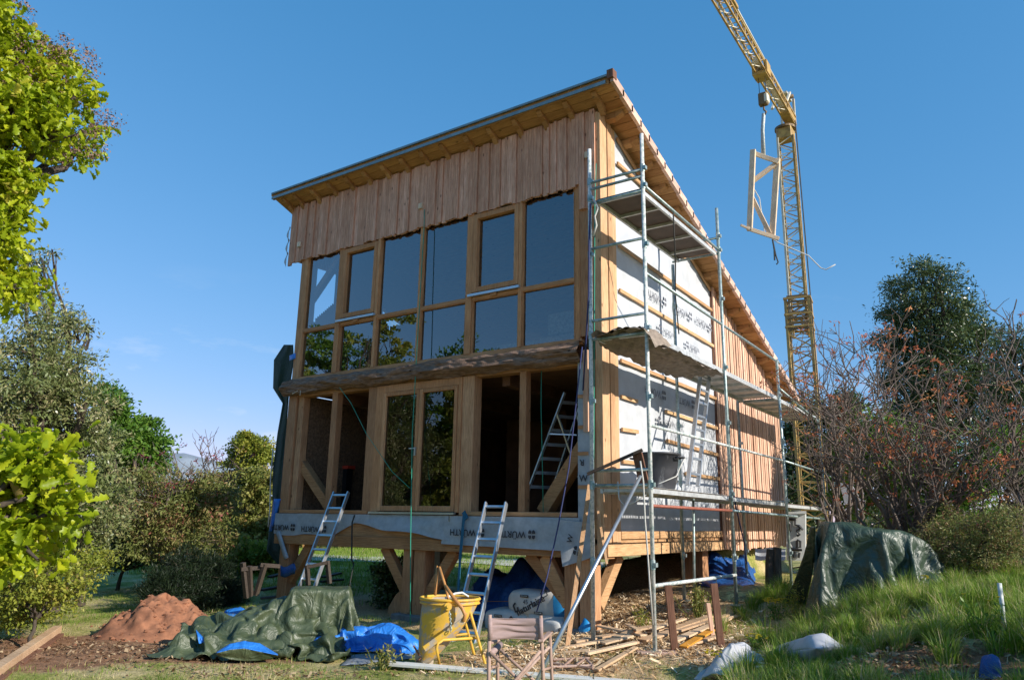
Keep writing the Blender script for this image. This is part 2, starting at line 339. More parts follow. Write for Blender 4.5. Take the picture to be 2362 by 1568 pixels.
n2 = tex(nd, lk, (1, 1, 1), 28, 6, .7); rf = ramp(nd, [(.3, (.5, .5, .45)), (.7, (1.25, 1.2, 1.1))]); lk.new(n2, rf.inputs[0])
cg = mix(nd, lk, rg.outputs[0], rf.outputs[0], 1.0, 'MULTIPLY')
def amask(nm, nscale):
    at = nd.new('ShaderNodeAttribute'); at.attribute_name = nm; nn = tex(nd, lk, (1, 1, 1), nscale, 6, .7)
    ad = nd.new('ShaderNodeMath'); ad.operation = 'MULTIPLY_ADD'; ad.inputs[1].default_value = 1.6; lk.new(at.outputs['Fac'], ad.inputs[0]); lk.new(nn, ad.inputs[2])
    rr = ramp(nd, [(.72, (0, 0, 0)), (.95, (1, 1, 1))]); lk.new(ad.outputs[0], rr.inputs[0]); return rr.outputs[0]
rd = ramp(nd, [(.3, (.15, .075, .042)), (.7, (.42, .24, .14))]); nd3 = tex(nd, lk, (1, 1, 1), 9, 8, .7); lk.new(nd3, rd.inputs[0])
rl = ramp(nd, [(.3, (.24, .14, .07)), (.5, (.50, .34, .18)), (.72, (.78, .60, .38))]); lk.new(n2, rl.inputs[0])
cg = mix(nd, lk, cg, rd.outputs[0], amask('dirt', 3)); cg = mix(nd, lk, cg, rl.outputs[0], amask('litter', 3))
lk.new(cg, b.inputs['Base Color']); b.inputs['Roughness'].default_value = .95; b.inputs['Specular IOR Level'].default_value = .1
bump(nd, lk, b, n2, .8, .03)
tag(link('ground', me, mg, smooth=True), kind='structure')
# gravel road beyond the house
mb = MB(); a0 = P(640, 1303, 'z', .0); 
def roadp(u, v):
    c0 = Vector((-14.5-3, 8.2, 0)); d = Vector((.86, .51, 0)); n = Vector((-.51, .86, 0))
    q = c0+d*((u-.5)*60)+n*((v-.5)*3.6+.25*sin(u*19)); return (q.x, q.y, TZ(q.x, q.y)*math.exp(-(math.hypot(q.x, q.y)/60)**2)+.04)
mb.grid(roadp, 60, 3); tag(mb.build('road', m_road), kind='structure')
# far mountain, distance haze painted into its blue-grey colour
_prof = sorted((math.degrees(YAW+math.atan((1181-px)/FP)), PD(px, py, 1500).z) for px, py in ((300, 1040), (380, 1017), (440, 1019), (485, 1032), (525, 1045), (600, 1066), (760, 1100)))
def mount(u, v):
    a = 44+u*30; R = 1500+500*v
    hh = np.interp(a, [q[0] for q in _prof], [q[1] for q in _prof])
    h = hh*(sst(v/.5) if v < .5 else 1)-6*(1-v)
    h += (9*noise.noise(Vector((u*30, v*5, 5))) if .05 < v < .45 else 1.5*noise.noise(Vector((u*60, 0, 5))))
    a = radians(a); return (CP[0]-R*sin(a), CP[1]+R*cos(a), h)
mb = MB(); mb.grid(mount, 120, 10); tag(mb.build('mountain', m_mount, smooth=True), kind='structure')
# ================================================================== the house
house = thing('timber_house', (-3.5, 4.5, .3), 'tall unfinished timber house on wooden posts with a single pitch roof', 'house')
HL, HD = -6.9, 9.04      # left wall x, rear wall y
def roofz(y): return 7.98-.363*y     # underside of the roof deck
# --- front cladding of upright boards, ragged lower edge
mb = MB(); x = -7.32
while x < -.09:
    wd = random.choice([.04, .05, .06, .075, .09, .10]); wd = min(wd, -.06-x); y0 = -.075 if wd < .09 else -.045+rnd(-.004, .004)
    lo = 6.71+rnd(-.022, .02) if x > -7.25 else 6.66
    if x > -.35: lo = 6.30
    mb.box(x+.002, x+wd-.002, y0, -.015, lo, 7.95, tone=rnd(.15, .85) if rnd(0, 1) > .06 else rnd(0, .15)); x += wd
mb.build('cladding', m_board, house)
tone_hi = .8
# right front corner boards seen on the sunny side
mb = MB()
mb.box(-.09, -.012, -.05, .015, 1.17, 7.9, .75); mb.box(-.012, .022, -.05, .17, 1.17, 7.93-.05, .8); mb.box(-.012, .034, .185, .32, 1.17, 7.80, .6); mb.box(-.012, .022, .335, .46, 1.2, 7.78, .85)
mb.build('corner_board', m_corner, house, bevel=.004)
# posts of the frame between floors
def post(name, x0, x1, y0, y1, z0, z1, m=None, tone=None): return MB().box(x0, x1, y0, y1, z0, z1, tone).build(name, m or m_beam_z, house, bevel=.006)
post('post', -.40, -.10, -.02, .26, 4.28, 6.9); post('post', -.40, -.10, .01, .26, 1.1, 3.92)
post('post', -6.96, -6.72, .0, .24, 1.1, 3.9); post('post', -6.90, -6.76, -.02, .12, 4.2, 6.9); post('post', -7.02, -6.92, .1, .22, 4.2, 6.8, tone=.2)
post('post', -6.70, -6.55, .04, .2, 1.72, 3.87)
post('post', -5.73, -5.58, .02, .16, 1.72, 3.87); post('post', -4.74, -4.52, -.01, .2, 1.66, 3.88); post('post', -2.58, -2.34, -.01, .2, 1.66, 3.88); post('post', -1.47, -1.35, .02, .16, 1.72, 3.88)
# sills, lintels
def beamx(name, x0, x1, y0, y1, z0, z1, m=None, tone=None): return MB().box(x0, x1, y0, y1, z0, z1, tone).build(name, m or m_beam_x, house, bevel=.006)
beamx('sill', -6.9, -4.60, -.03, .22, 1.655, 1.72, m_frame_x, .55); beamx('sill', -2.45, -.42, -.03, .22, 1.655, 1.72, m_frame_x, .8)
beamx('lintel', -6.85, -.40, .02, .22, 3.86, 3.965, m_beam_x, .6)
beamx('floor_beam', -6.98, .0, .0, .24, 1.28, 1.66); beamx('floor_beam', -7.0, .02, -.03, .26, 1.10, 1.285, tone=.5)
beamx('window_rail', -6.9, -.33, -.03, .12, 4.17, 4.245, m_frame_x, .7)
# the old log
def logf(u, v):
    x = -7.03+u*6.72; a = v*2*pi
    r = .158+.05*noise.noise(Vector((x*1.3, 1.4*cos(a), 1.4*sin(a))))+.035*noise.noise(Vector((x*3.4, 3*cos(a), 3*sin(a))))+.014*noise.noise(Vector((x*9, 7*cos(a), 7*sin(a))))
    return (x, -.02+r*1.15*cos(a)+.03*noise.noise(Vector((x*.8, 0, 0))), 4.045+r*.95*sin(a)+.035*noise.noise(Vector((x*.6, 9, 0))))
mb = MB(); mb.grid(logf, 220, 26); k = len(mb.v); mb.f.append([0+19*0+i for i in range(0)]) if 0 else None
mb.build('log_beam', m_log, house, smooth=False)
# --- upper windows: twelve panes in two rows; two of them opening sashes
XM = [-6.76, -5.69, -4.68, -3.615, -2.50, -1.46, -.42]
zt = 6.95
for i in range(1, 6): 
    wdt = .032 if i not in (1, 4) else .062
    MB().box(XM[i]-wdt, XM[i]+wdt, -.04, .11, 4.245, zt).build('mullion', m_frame_z, house, bevel=.004)
MB().box(XM[0]-.02, XM[0]+.07, -.03, .11, 4.245, zt).build('mullion', m_frame_z, house); MB().box(XM[6]-.02, XM[6]+.06, -.03, .11, 4.245, zt).build('mullion', m_frame_z, house)
for i in range(6):
    a, b_ = XM[i]+.034, XM[i+1]-.034
    if i in (1, 4): a += .035
    if i+1 in (1, 4): b_ -= .035
    MB().box(a, b_, -.025, .10, 5.165, 5.215).build('window_rail', m_frame_x, house)
    for (z0, z1, up) in ((4.245, 5.165, 0), (5.215, zt, 1)):
        fr = MB(); fw = .016
        if up and i in (1, 4):
            fw = .085; z0 += .075
            top = 6.69
            fr.box(a, a+fw, -.05, .06, z0, top, .6); fr.box(b_-fw, b_, -.05, .06, z0, top, .6); fr.box(a+fw, b_-fw, -.05, .06, z0, z0+fw, .5); fr.box(a+fw, b_-fw, -.05, .06, top-.09, top, .5)
            wi = fr.build('window', m_frame_z, house, bevel=.004)
            MB().box(a-.05, b_+.05, -.10, -.052, z0-.075, z0-.035).build('drip_sill', m_alu, wi); MB().box((a+b_)/2-.06, (a+b_)/2+.06, -.07, -.04, z0-.12, z0-.08).build('latch', m_frame_x, wi)
            pz = (a+fw, b_-fw, z0+fw, top-.09)
        else:
            fr.box(a, a+fw, -.015, .06, z0, z1, .4); fr.box(b_-fw, b_, -.015, .06, z0, z1, .4); fr.box(a+fw, b_-fw, -.015, .06, z0, z0+fw, .4); fr.box(a+fw, b_-fw, -.015, .06, z1-fw, z1, .4)
            wi = fr.build('window', m_frame_z, house); pz = (a+fw, b_-fw, z0+fw, z1-fw)
        p_ = MB(); ti = rnd(-.003, .003); p_.add([(pz[0], .03+ti, pz[2]), (pz[1], .03-ti, pz[2]), (pz[1], .03-ti, pz[3]), (pz[0], .03+ti, pz[3])], [(0, 1, 2, 3)]); p_.build('pane', m_glass, wi)
# --- glazed double door
dr = MB().box(-4.52, -4.34, -.03, .14, 1.70, 3.88, .6).box(-2.655, -2.58, -.03, .14, 1.70, 3.88, .6).box(-4.34, -2.655, -.03, .14, 3.75, 3.88, .7).build('door', m_frame_z, house, bevel=.005)
for (a, b_) in ((-4.335, -3.49), (-3.485, -2.66)):
    lf = MB().box(a, a+.065, -.045, .04, 1.715, 3.745).box(b_-.065, b_, -.045, .04, 1.715, 3.745).box(a+.065, b_-.065, -.045, .04, 1.715, 1.80).box(a+.065, b_-.065, -.045, .04, 3.68, 3.745).build('door_leaf', m_frame_z, dr, bevel=.004)
    MB().add([(a+.065, .0, 1.80), (b_-.065, .0, 1.80), (b_-.065, .0, 3.68), (a+.065, .0, 3.68)], [(0, 1, 2, 3)]).build('pane', m_glassd, dr)
MB().box(-3.53, -3.50, -.075, -.045, 2.62, 2.76).bar((-3.52, -.085, 2.74), (-3.63, -.085, 2.74), .018, .018).build('handle', m_alu, dr)
MB().box(-4.50, -2.62, -.09, -.032, 1.665, 1.70).build('threshold', m_alu, dr)
# --- sheeting along the front floor edge and lettering
def fronts(u, v):
    x = -7.0+u*4.3
    lo = 1.27+.02*sin(x*5); 
    d = max(0, 1-abs(x+4.85)/.62); lo += .22*d if x < -4.85 else .22*max(0, 1-(x+4.85)/2.3)
    z = 1.652+(lo-1.652)*v
    return (x, -.045-.05*v*max(0, min(1, (x+4.9)*2))*(1+.5*sin(x*3))-.018*abs(noise.noise(Vector((x*2.5, z*5, 0)))), z+.008*noise.noise(Vector((x*3, 0, 0))))
sh = MB(); sh.grid(fronts, 90, 8); s1 = sh.build('floor_edge_sheet', m_membrane_s, house, smooth=True)
def fronts2(u, v):
    x = -2.86+u*2.5; lo = 1.215-.03*u; z = 1.648+(lo-1.648)*v
    if u < .05: x += .06*(1-v)
    return (x, -.06-.022*abs(noise.noise(Vector((x*2.2, z*3, 4))))-.012*v, z)
sh = MB(); sh.grid(fronts2, 60, 8); s2 = sh.build('floor_edge_sheet', m_membrane_s, house, smooth=True)
def flap(u, v):
    a = Vector((-.72, -.085, 1.62)); b_ = Vector((-.18, -.07, 1.58)); c_ = Vector((-.60, -.10, .98)); d = Vector((-.16, -.085, 1.12))
    q = a.lerp(b_, u).lerp(c_.lerp(d, u), v); q.y -= .03*sin(u*5+v*2)*v; return q
sh = MB(); sh.grid(flap, 12, 12); s3 = sh.build('floor_edge_sheet', m_membrane_s, house, smooth=True)
def text(body, size, origin, xdir, ydir, m, parent, name='lettering', bold=.012, ext=.0005, xs=1.0):
    cu = bpy.data.curves.new(name, 'FONT'); cu.body = body; cu.size = size; cu.offset = bold*size; cu.extrude = ext; cu.resolution_u = 3; cu.align_x = 'CENTER'; cu.align_y = 'CENTER'
    o = bpy.data.objects.new(name, cu); C.objects.link(o); dg = bpy.context.evaluated_depsgraph_get(); me = bpy.data.meshes.new_from_object(o.evaluated_get(dg)); bpy.data.objects.remove(o)
    x = Vector(xdir).normalized(); y = (Vector(ydir)-x*Vector(ydir).dot(x)).normalized(); z = x.cross(y)
    M_ = Matrix(((x.x*xs, y.x, z.x, origin[0]), (x.y*xs, y.y, z.y, origin[1]), (x.z*xs, y.z, z.z, origin[2]), (0, 0, 0, 1))); me.transform(M_)
    return link(name, me, m, parent)
def logo(origin, xdir, ydir, s, m, parent):
    x = Vector(xdir).normalized(); y = Vector(ydir).normalized(); n = x.cross(y)*.001; mb = MB(); o = Vector(origin)
    for sg in (1, -1):
        pts = [(-.50, .10), (.50, .10), (.50, .30), (.40, .48), (.20, .55), (.10, .40), (-.10, .40), (-.20, .55), (-.40, .48), (-.50, .30)]
        if sg < 0: pts = [(a, -b) for a, b in pts][::-1]
        for half in ((-.5, -.05), (.05, .5)):
            q = [(max(half[0], min(half[1], a)), b) for a, b in pts]
            mb.poly([o+(x*a+y*b)*s for a, b in q], n)
    return mb.build('emblem', m, parent)
# upside-down print along the front edge
def print_row(cx, z, yy, par, s=.105, body='WÜRTH', vis=True):
    text(body, s*1.25, (cx, yy, z), (-1, 0, 0), (0, 0, -1), m_ink, par, bold=.02, xs=1.05); logo((cx+.36, yy, z), (-1, 0, 0), (0, 0, -1), s*1.15, m_ink, par)
print_row(-1.50, 1.40, -.098, s2); print_row(-2.42, 1.405, -.098, s2); print_row(-5.95, 1.385, -.072, s1); print_row(-6.80, 1.40, -.072, s1)
text('W', .11, (-.47, -.135, 1.36), (-.3, 0, -1), (-1, 0, .3), m_ink, s3, bold=.02); logo((-.36, -.135, 1.20), (-.3, 0, -1), (-1, 0, .3), .12, m_ink, s3)
# grey sheet strip beside the right front opening, print running downwards
st = MB(); st.grid(lambda u, v: (-.40+.24*u, -.03-.012*abs(noise.noise(Vector((u*3, v*9, 0)))), 3.95-2.4*v), 4, 40); s4 = st.build('edge_sheet', m_membrane_s, house, smooth=True)
for q in (3.35, 2.9, 2.52, 2.05): MB().box(-.39, -.22, -.052, -.044, q, q+.05).build('batten', m_frame_x, s4)
text('W', .13, (-.30, -.056, 2.19), (1, 0, 0), (0, 0, 1), m_ink, s4, bold=.02); text('R', .12, (-.32, -.056, 2.42), (-1, 0, 0), (0, 0, -1), m_ink, s4, bold=.02)
MB().box(-.28, -.20, -.09, -.055, 2.85, 4.05, .4).build('batten', m_slat, s4)
# --- side wall (sunny): white sheet, battens, print, slats
def side(u, v):
    y = .46+u*4.2; zt_ = roofz(y)-.02; z = 1.45+(zt_-1.45)*v
    wr = .018*abs(noise.noise(Vector((y*1.4, z*1.1, 0))))+.010*noise.noise(Vector((y*4, z*3, 7)))
    return (.004+wr, y, z)
mb = MB(); mb.grid(side, 70, 90); sw = mb.build('wall_sheet', m_membrane, house, smooth=True)
def bat(y0, y1, z0, z1, h=.055, m=m_beam_y, tone=None): return MB().bar((.045, y0, z0), (.045, y1, z1), .03, h, tone=tone).build('batten', m, house)
for a in ((.5, 4.62, 5.82, 5.76), (.5, 4.62, 5.08, 5.02), (.5, 4.62, 3.97, 3.97), (.5, 1.05, 3.42, 3.42), (.5, 1.05, 2.93, 2.95), (.5, 1.0, 2.46, 2.47), (2.14, 4.6, 3.41, 3.39), (2.14, 4.6, 2.92, 2.88), (2.9, 4.6, 2.43, 2.43), (.5, 2.3, 7.22, 7.20), (.5, 3.3, 6.50, 6.45), (.5, 4.6, 7.66, 6.18), (.5, 4.6, 4.42, 4.40)):
    bat(*a)
for (y, z) in ((1.75, 5.32), (2.95, 5.34), (4.0, 5.36), (1.6, 3.66), (2.9, 3.68)):
    text('WÜRTH', .165, (.062, y, z), (0, -1, 0), (0, 0, -1), m_inkpale, sw, bold=.004); logo((.062, y+.45, z), (0, -1, 0), (0, 0, -1), .15, m_inkpale, sw)
for (y, z) in ((2.35, 4.80), (3.55, 4.76), (2.2, 3.22)):
    text('WÜRTH', .13, (.062, y, z), (0, -1, 0), (0, 0, -1), m_inkpale, sw, bold=.004); logo((.062, y-.36, z), (0, -1, 0), (0, 0, -1), .12, m_inkpale, sw)
# bottom beams of the side
MB().box(-.2, .035, .46, 4.66, 1.36, 1.47).build('side_beam', m_beam_y, house, bevel=.006); MB().box(-.22, .055, .0, 9.0, 1.13, 1.30, .8).build('side_beam', m_beam_y, house, bevel=.006); MB().box(-.2, .0, .0, 9.0, 1.305, 1.36, .5).build('side_beam', m_beam_y, house)
# vertical slats
mb = MB(); y = 4.66; k = 0
while y < 8.95:
    z0 = 1.12+rnd(-.03, .03); wd_ = random.choice([.085, .095, .105]); px_ = rnd(0, .012)
    mb.box(.032+px_, .062+px_, y, y+wd_, z0, roofz(y)-.03, rnd(.25, 1)); y += wd_+rnd(.040, .055); k += 1
mb.build('slat_cladding', m_slat, house)
MB().box(.0, .028, 4.62, 9.02, 1.16, 4.6, .2).box(.0, .028, 4.62, 8.0, 4.6, 5.0, .2).build('slat_backing', m_stake, house)
mb = MB(); mb.poly([(.0, 4.63, 4.9), (.0, 9.02, 4.5), (.0, 9.02, roofz(9.02)), (.0, 4.63, roofz(4.63))], (.025, 0, 0)); mb.build('wall_panel', m_stake, house)
# inside of the sunny wall, rear wall, left wall with its openings
mb = MB(); mb.poly([(-.2, .26, 1.4), (-.2, 9.0, 1.4), (-.2, 9.0, roofz(9.0)), (-.2, .26, roofz(.26))], (.19, 0, 0)); mb.build('side_wall', m_straw, house)
def wallx(x0, x1, y0, y1, z0, z1, name='left_wall', m=None): return MB().box(x0, x1, y0, y1, z0, z1, .5).build(name, m or m_straw, house)
wallx(-6.9, -6.6, .25, 4.0, 1.7, 3.9); wallx(-6.9, -6.6, 4.0, 9, 1.7, 3.9, m=m_interior); wallx(-6.9, -6.62, 5.2, 9, 4.1, 6.2)
MB().box(-6.85, -.2, 8.8, 9.0, 1.7, 4.72).build('rear_wall', m_interior, house)

def inpoly(x, y, pg):
    r = False; k = len(pg)-1
    for i in range(len(pg)):
        if (pg[i][1] > y) != (pg[k][1] > y) and x < (pg[k][0]-pg[i][0])*(y-pg[i][1])/(pg[k][1]-pg[i][1])+pg[i][0]: r = not r
        k = i
    return r
def yz(*q): return [(P(px, py, 'x', -6.62).y, P(px, py, 'x', -6.62).z) for px, py in q]
holes = [yz((690, 768), (713, 761), (745, 725), (776, 698), (783, 640), (786, 560), (700, 540), (690, 600)), yz((884, 703), (907, 723), (884, 727)), yz((891, 741), (924, 735), (935, 745), (909, 752), (903, 772)), yz((807, 628), (815, 640), (808, 652))]
mb = MB(); st_ = .045; y = .25
while y < 5.2:
    z = 4.1; z1_ = roofz(y)-.02; z0c = None
    runs = []
    while z < z1_:
        hole = any(inpoly(y+st_/2, z+st_/2, h) for h in holes)
        if not hole:
            if z0c is None: z0c = z
        elif z0c is not None: runs.append((z0c, z)); z0c = None
        z += st_
    if z0c is not None: runs.append((z0c, z1_))
    for a, b_ in runs: mb.add([(-6.62, y, a), (-6.62, y+st_, a), (-6.62, y+st_, b_), (-6.62, y, b_)], [(0, 1, 2, 3)], .5); mb.add([(-6.72, y, a), (-6.72, y+st_, a), (-6.72, y+st_, b_), (-6.72, y, b_)], [(3, 2, 1, 0)], .5)
    y += st_
mb.build('left_wall', m_interior, house)
# braces
def brace(a, b_, w_=.14, h_=.14, m=None, name='brace', par=None): return MB().bar(a, b_, w_, h_).build(name, m or m_beam_x, par or house, bevel=.006)
brace(P(700, 722, 'y', .3), P(792, 585, 'y', .3), .12, .13); brace((-6.80, .18, 2.75), (-5.72, .18, 1.76), .16, .17); brace((-1.2, .35, 1.72), (-.42, .3, 2.75), .2, .2)
mb = MB(); mb.tube([(-.9, .6, 7.3), (-.7, .6, 7.0), (-.5, .6, 6.6), (-.4, .6, 6.1)], .09, 6); mb.build('brace', m_beam_x, house)
# floors and ceiling
MB().box(-6.9, -.2, .24, 9.0, 1.5, 1.66).build('floor', m_interior, house); MB().box(-6.62, -.2, .15, 8.8, 3.92, 4.1).build('upper_floor', m_interior, house)
MB().box(-4.0, -3.8, .3, 8.8, 3.72, 3.92).box(-2.0, -1.85, .3, 8.8, 3.72, 3.92).box(-5.9, -5.75, .3, 8.8, 3.72, 3.92).build('ceiling_joist', m_interior, house)
MB().box(-3.3, -3.1, 4.2, 8.8, 1.66, 3.9).box(-5.2, -3.3, 5.0, 5.1, 1.66, 3.9).box(-1.8, -.2, 5.0, 5.1, 1.66, 3.9).build('inner_wall', m_interior, house)
# straw bales on the upper floor
k = 0
for i, (x, y, z) in enumerate([(-3.4, 2.6, 4.1), (-2.35, 2.7, 4.1), (-1.3, 2.5, 4.1), (-3.3, 2.75, 4.6), (-2.2, 2.65, 4.6), (-1.15, 2.55, 4.6), (-2.1, 2.8, 5.1), (-1.05, 2.6, 5.1), (-.95, 2.7, 5.6), (-.8, 2.7, 6.1)]):
    def bale(u, v, x=x, y=y, z=z):
        a = u*2*pi; c_, s_ = cos(a), sin(a); e = .35; cx = abs(c_)**e*(1 if c_ > 0 else -1); sx = abs(s_)**e*(1 if s_ > 0 else -1)
        zz = -1+2*v; rr = 1 if abs(zz) < .86 else .86
        if v in (0, 1): rr = 0
        return (x+.50*cx*rr+.02*noise.noise(Vector((a*3, zz*3, i))), y+.23*sx*rr+.03*noise.noise(Vector((a*4, zz*5, i+9))), z+.25+.245*max(-1, min(1, zz*1.05)))
    b1 = MB(); b1.grid(bale, 28, 10); o = b1.build('straw_bale', m_bale, None, loc=(x, y, z)); tag(o, ['leftmost bottom', 'middle bottom', 'rightmost bottom', 'left second row', 'middle second row', 'right second row', 'left third row', 'right third row', 'fourth row', 'topmost'][i]+' straw bale behind the upper windows', 'straw bale', 'straw bales on the upper floor')
# --- posts under the floor
def upost(x0, x1, y0, y1, z1=1.10, m=None): return MB().box(x0, x1, y0, y1, TZ((x0+x1)/2, y0)-.05, z1).build('support_post', m or m_beam_z, house, bevel=.008)
upost(-6.86, -6.60, .02, .26); upost(-3.74, -3.55, .02, .24); upost(-3.50, -3.26, .02, .26); upost(-.66, -.44, .02, .24); upost(-.40, -.18, .0, .22)
upost(-.62, -.2, 4.2, 4.5, 1.13); upost(-6.86, -6.6, 4.4, 4.7, 1.5); upost(-3.5, -3.25, 4.4, 4.7, 1.5); upost(-.4, -.15, 8.6, 8.85, 1.13); upost(-6.8, -6.55, 8.6, 8.85, 1.5); upost(-3.5, -3.25, 8.6, 8.85, 1.5)
for a, b_ in (((-6.62, .14, .45), (-6.12, .14, 1.12)), ((-3.74, .14, .45), (-4.25, .14, 1.12)), ((-3.26, .14, .38), (-2.72, .14, 1.12)), ((-.62, .14, .45), (-1.32, .14, 1.12)), ((-.62, .10, .45), (-1.02, .10, 1.1))): brace(a, b_, .13, .17)
mb = MB(); mb.poly([(.0, 2.9, 1.12), (.0, 4.1, 1.12), (.0, 4.1, .2), (.0, 3.55, .45), (.0, 3.4, .75)], (-.12, 0, 0)); 
brace((-.28, .3, .45), (-.28, .95, 1.12), .13, .17, m_beam_y)
for x in (-6.3, -5.2, -4.1, -2.9, -1.9, -1.0): MB().box(x-.05, x+.05, .3, 8.9, 1.3, 1.5).build('floor_joist', m_interior, house)
# --- roof
RX0, RX1, RY0, RY1 = -7.55, .42, -.36, 9.32
roof = MB(); roof.poly([(RX0, RY0, roofz(RY0)), (RX0, RY1, roofz(RY1)), (RX0, RY1, roofz(RY1)+.05), (RX0, RY0, roofz(RY0)+.05)], (RX1-RX0, 0, 0)); rf = roof.build('roof', m_soffit, house)
# sheathing boards seen from below on the side overhang (gaps between boards)
mb = MB()
yy = RY0
while yy < RY1:
    mb.add([], []); a, b_ = yy+.006, yy+.145
    mb.poly([(RX0+.02, a, roofz(a)-.014), (RX0+.02, b_, roofz(b_)-.014), (RX0+.02, b_, roofz(b_)-.001), (RX0+.02, a, roofz(a)-.001)], (RX1-RX0-.05, 0, 0), rnd(0, 1)); yy += .15
mb.build('sheathing', m_soffit, rf)
# canal tiles along the rake: overlapping courses
mb = MB(); yy = RY0-.05; kk = 0
while yy < RY1:
    b_ = min(yy+.36, RY1+.08); rise = .045
    for j, x0 in enumerate(np.arange(RX0-.05, RX1-.22, .22)):
        pts = []
        for q in range(5):
            a = pi*q/4; pts.append((x0+.11-.115*cos(a), .06*sin(a)))
        vs = [(px_, yy, roofz(yy)+.045+pz_) for px_, pz_ in pts]+[(px_, b_, roofz(b_)+.045+rise+pz_*.9) for px_, pz_ in pts]
        mb.add(vs, [(i, i+1, 6+i, 5+i) for i in range(4)], rnd(0, 1))
    # side course: the last tile laps the rake board
    mb.poly([(RX1-.02, yy, roofz(yy)-.05), (RX1-.02, b_, roofz(b_)-.02), (RX1-.02, b_, roofz(b_)+.125), (RX1-.02, yy, roofz(yy)+.09)], (.055, 0, 0), rnd(0, 1))
    yy += .31; kk += 1
mb.build('tile_covering', m_tile, rf)
mb = MB(); mb.box(RX0-.02, RX1+.02, RY0-.075, RY0-.045, roofz(RY0)+.075, roofz(RY0)+.11); mb.box(RX0-.02, RX1-.1, RY0-.058, RY0-.037, roofz(RY0)-.03, roofz(RY0)+.025); mb.add([(RX0-.02, RY0-.075, roofz(RY0)+.11), (RX1, RY0-.075, roofz(RY0)+.11), (RX1, RY0+.2, roofz(RY0)+.13), (RX0-.02, RY0+.2, roofz(RY0)+.13)], [(0, 1, 2, 3)])
mb.build('edge_flashing', m_fascia, rf); MB().box(RX0, RX1-.05, RY0-.035, RY0-.005, roofz(RY0)-.04, roofz(RY0)+.075, .6).build('fascia_board', m_soffit, rf)
MB().box(RX1-.06, RX1+.045, RY0-.09, RY0+.04, roofz(RY0)+.02, roofz(RY0)+.16).build('corner_tile', m_stake, rf)
for x in (-7.32, -6.96, -6.45, -5.94, -5.45, -4.97, -4.48, -3.99, -3.5, -3.02, -2.47, -1.97, -1.45, -.95, -.46, .06):
    mb = MB(); mb.poly([(x-.045, RY0+.03, roofz(RY0)-.02), (x-.045, RY0+.03, roofz(RY0)-.06), (x-.045, RY0+.1, roofz(RY0)-.12), (x-.045, RY0+.2, roofz(RY0)-.15), (x-.045, 0., roofz(0)-.17), (x-.045, 0., roofz(0)-.015)], (.09, 0, 0)); mb.build('rafter_tail', m_soffit, rf, bevel=.005)
for y in (.17, .72, 1.27, 1.82, 2.4, 3.0, 3.6, 4.25, 4.9, 5.5, 6.1, 6.75, 7.4, 8.0, 8.6):
    z = roofz(y)-.012; mb = MB(); mb.poly([(.0, y-.04, z-.10), (.0, y+.05, z-.135), (.0, y+.05, z-.02), (.0, y-.04, z+.0)], (.2, 0, 0)); mb.poly([(.2, y-.04, z-.10), (.2, y+.05, z-.135), (.31, y+.05, z-.07), (.31, y-.04, z-.04), (.31, y-.04, z), (.2, y-.04, z)], (0, .001, 0)) if 0 else None
    mb.add([(.2, y-.045, z-.10), (.2, y+.045, z-.13), (.33, y+.045, z-.075), (.33, y-.045, z-.05), (.2, y-.045, z+.01), (.2, y+.045, z-.02), (.33, y+.045, z-.02), (.33, y-.045, z+.01)], [(0, 1, 2, 3), (4, 7, 6, 5), (0, 3, 7, 4), (1, 5, 6, 2), (2, 6, 7, 3), (0, 4, 5, 1)], .6)
    mb.build('purlin_end', m_soffit, rf, bevel=.006)
# insulation sheet scrap at the left of the boards, wall-top sheet in the eave shade
mb = MB(); mb.grid(lambda u, v: (-7.38-.12*u*abs(sin(v*9))-.03, -.02+.04*u, 7.55-.85*v+.03*sin(u*9)), 6, 26); mb.build('torn_sheet', m_membrane_s, house)
# small lamp socket boxes on the boards
for (x, z) in ((-3.63, 7.07), (-.18, 7.12), (-6.95, 7.0)):
    MB().box(x-.04, x+.04, -.115, -.076, z, z+.10).build('wall_hook', m_lumber_z, house)
# left gable strip: outer boards of the left side
MB().box(-7.0, -6.9, .3, 9.0, 1.2, 1.7).build('side_beam', m_beam_y, house)
MB().box(-6.98, -6.9, .24, .4, 4.1, 7.8).build('post', m_beam_z, house)
mb = MB(); mb.poly([(-7.3, 0, 6.8), (-7.3, 0, 7.9), (-7.3, 9, roofz(9)), (-7.3, 9, roofz(9)-.3), (-7.3, 1.2, 6.85)], (.05, 0, 0)); mb.build('left_cladding', m_board, house)
# ================================================================== scaffolding
XI, XO = .25, 1.07; YA, YB, YC, YD = -.81, 2.16, 5.28, 8.45
scf = thing('scaffolding', (.66, 3.8, TZ(.66, 3.8)), 'galvanised tube scaffolding with three decks along the sunny side wall', 'scaffolding')
def tubep(pts, r, name, m, par, n=8, tone=None): return MB().tube(pts, r, n, tone).build(name, m, par, smooth=True)
def std(x, y, z1, m=m_scaf):
    z0 = TZ(x, y)+.02; o = tubep([(x, y, z0), (x, y, z1)], .028, 'standard', m, scf)
    for z in (2.05, 3.15, 4.05, 5.2, 6.05, 1.1, 6.3):
        if z < z1-.1: MB().tube([(x, y, z-.05), (x, y, z+.06)], .034, 8).box(x+.02, x+.055, y-.03, y+.03, z-.02, z+.03).build('coupler', m_scaf, o)
    MB().box(x-.07, x+.07, y-.07, y+.07, z0-.02, z0).build('base_plate', m_scaf, o); return o
std(XI, YA, 6.82, m_scafw); std(XO, YA, 6.82, m_scafw); std(XI, YB, 5.95); std(XO, YB, 6.81); std(XI, YC, 4.1); std(XO, YC, 4.76); std(XO, YD, 3.98); std(XI, YD, 3.98)
def rail(a, b, m=m_scaf, r=.021): return tubep([a, b], r, 'rail', m, scf)
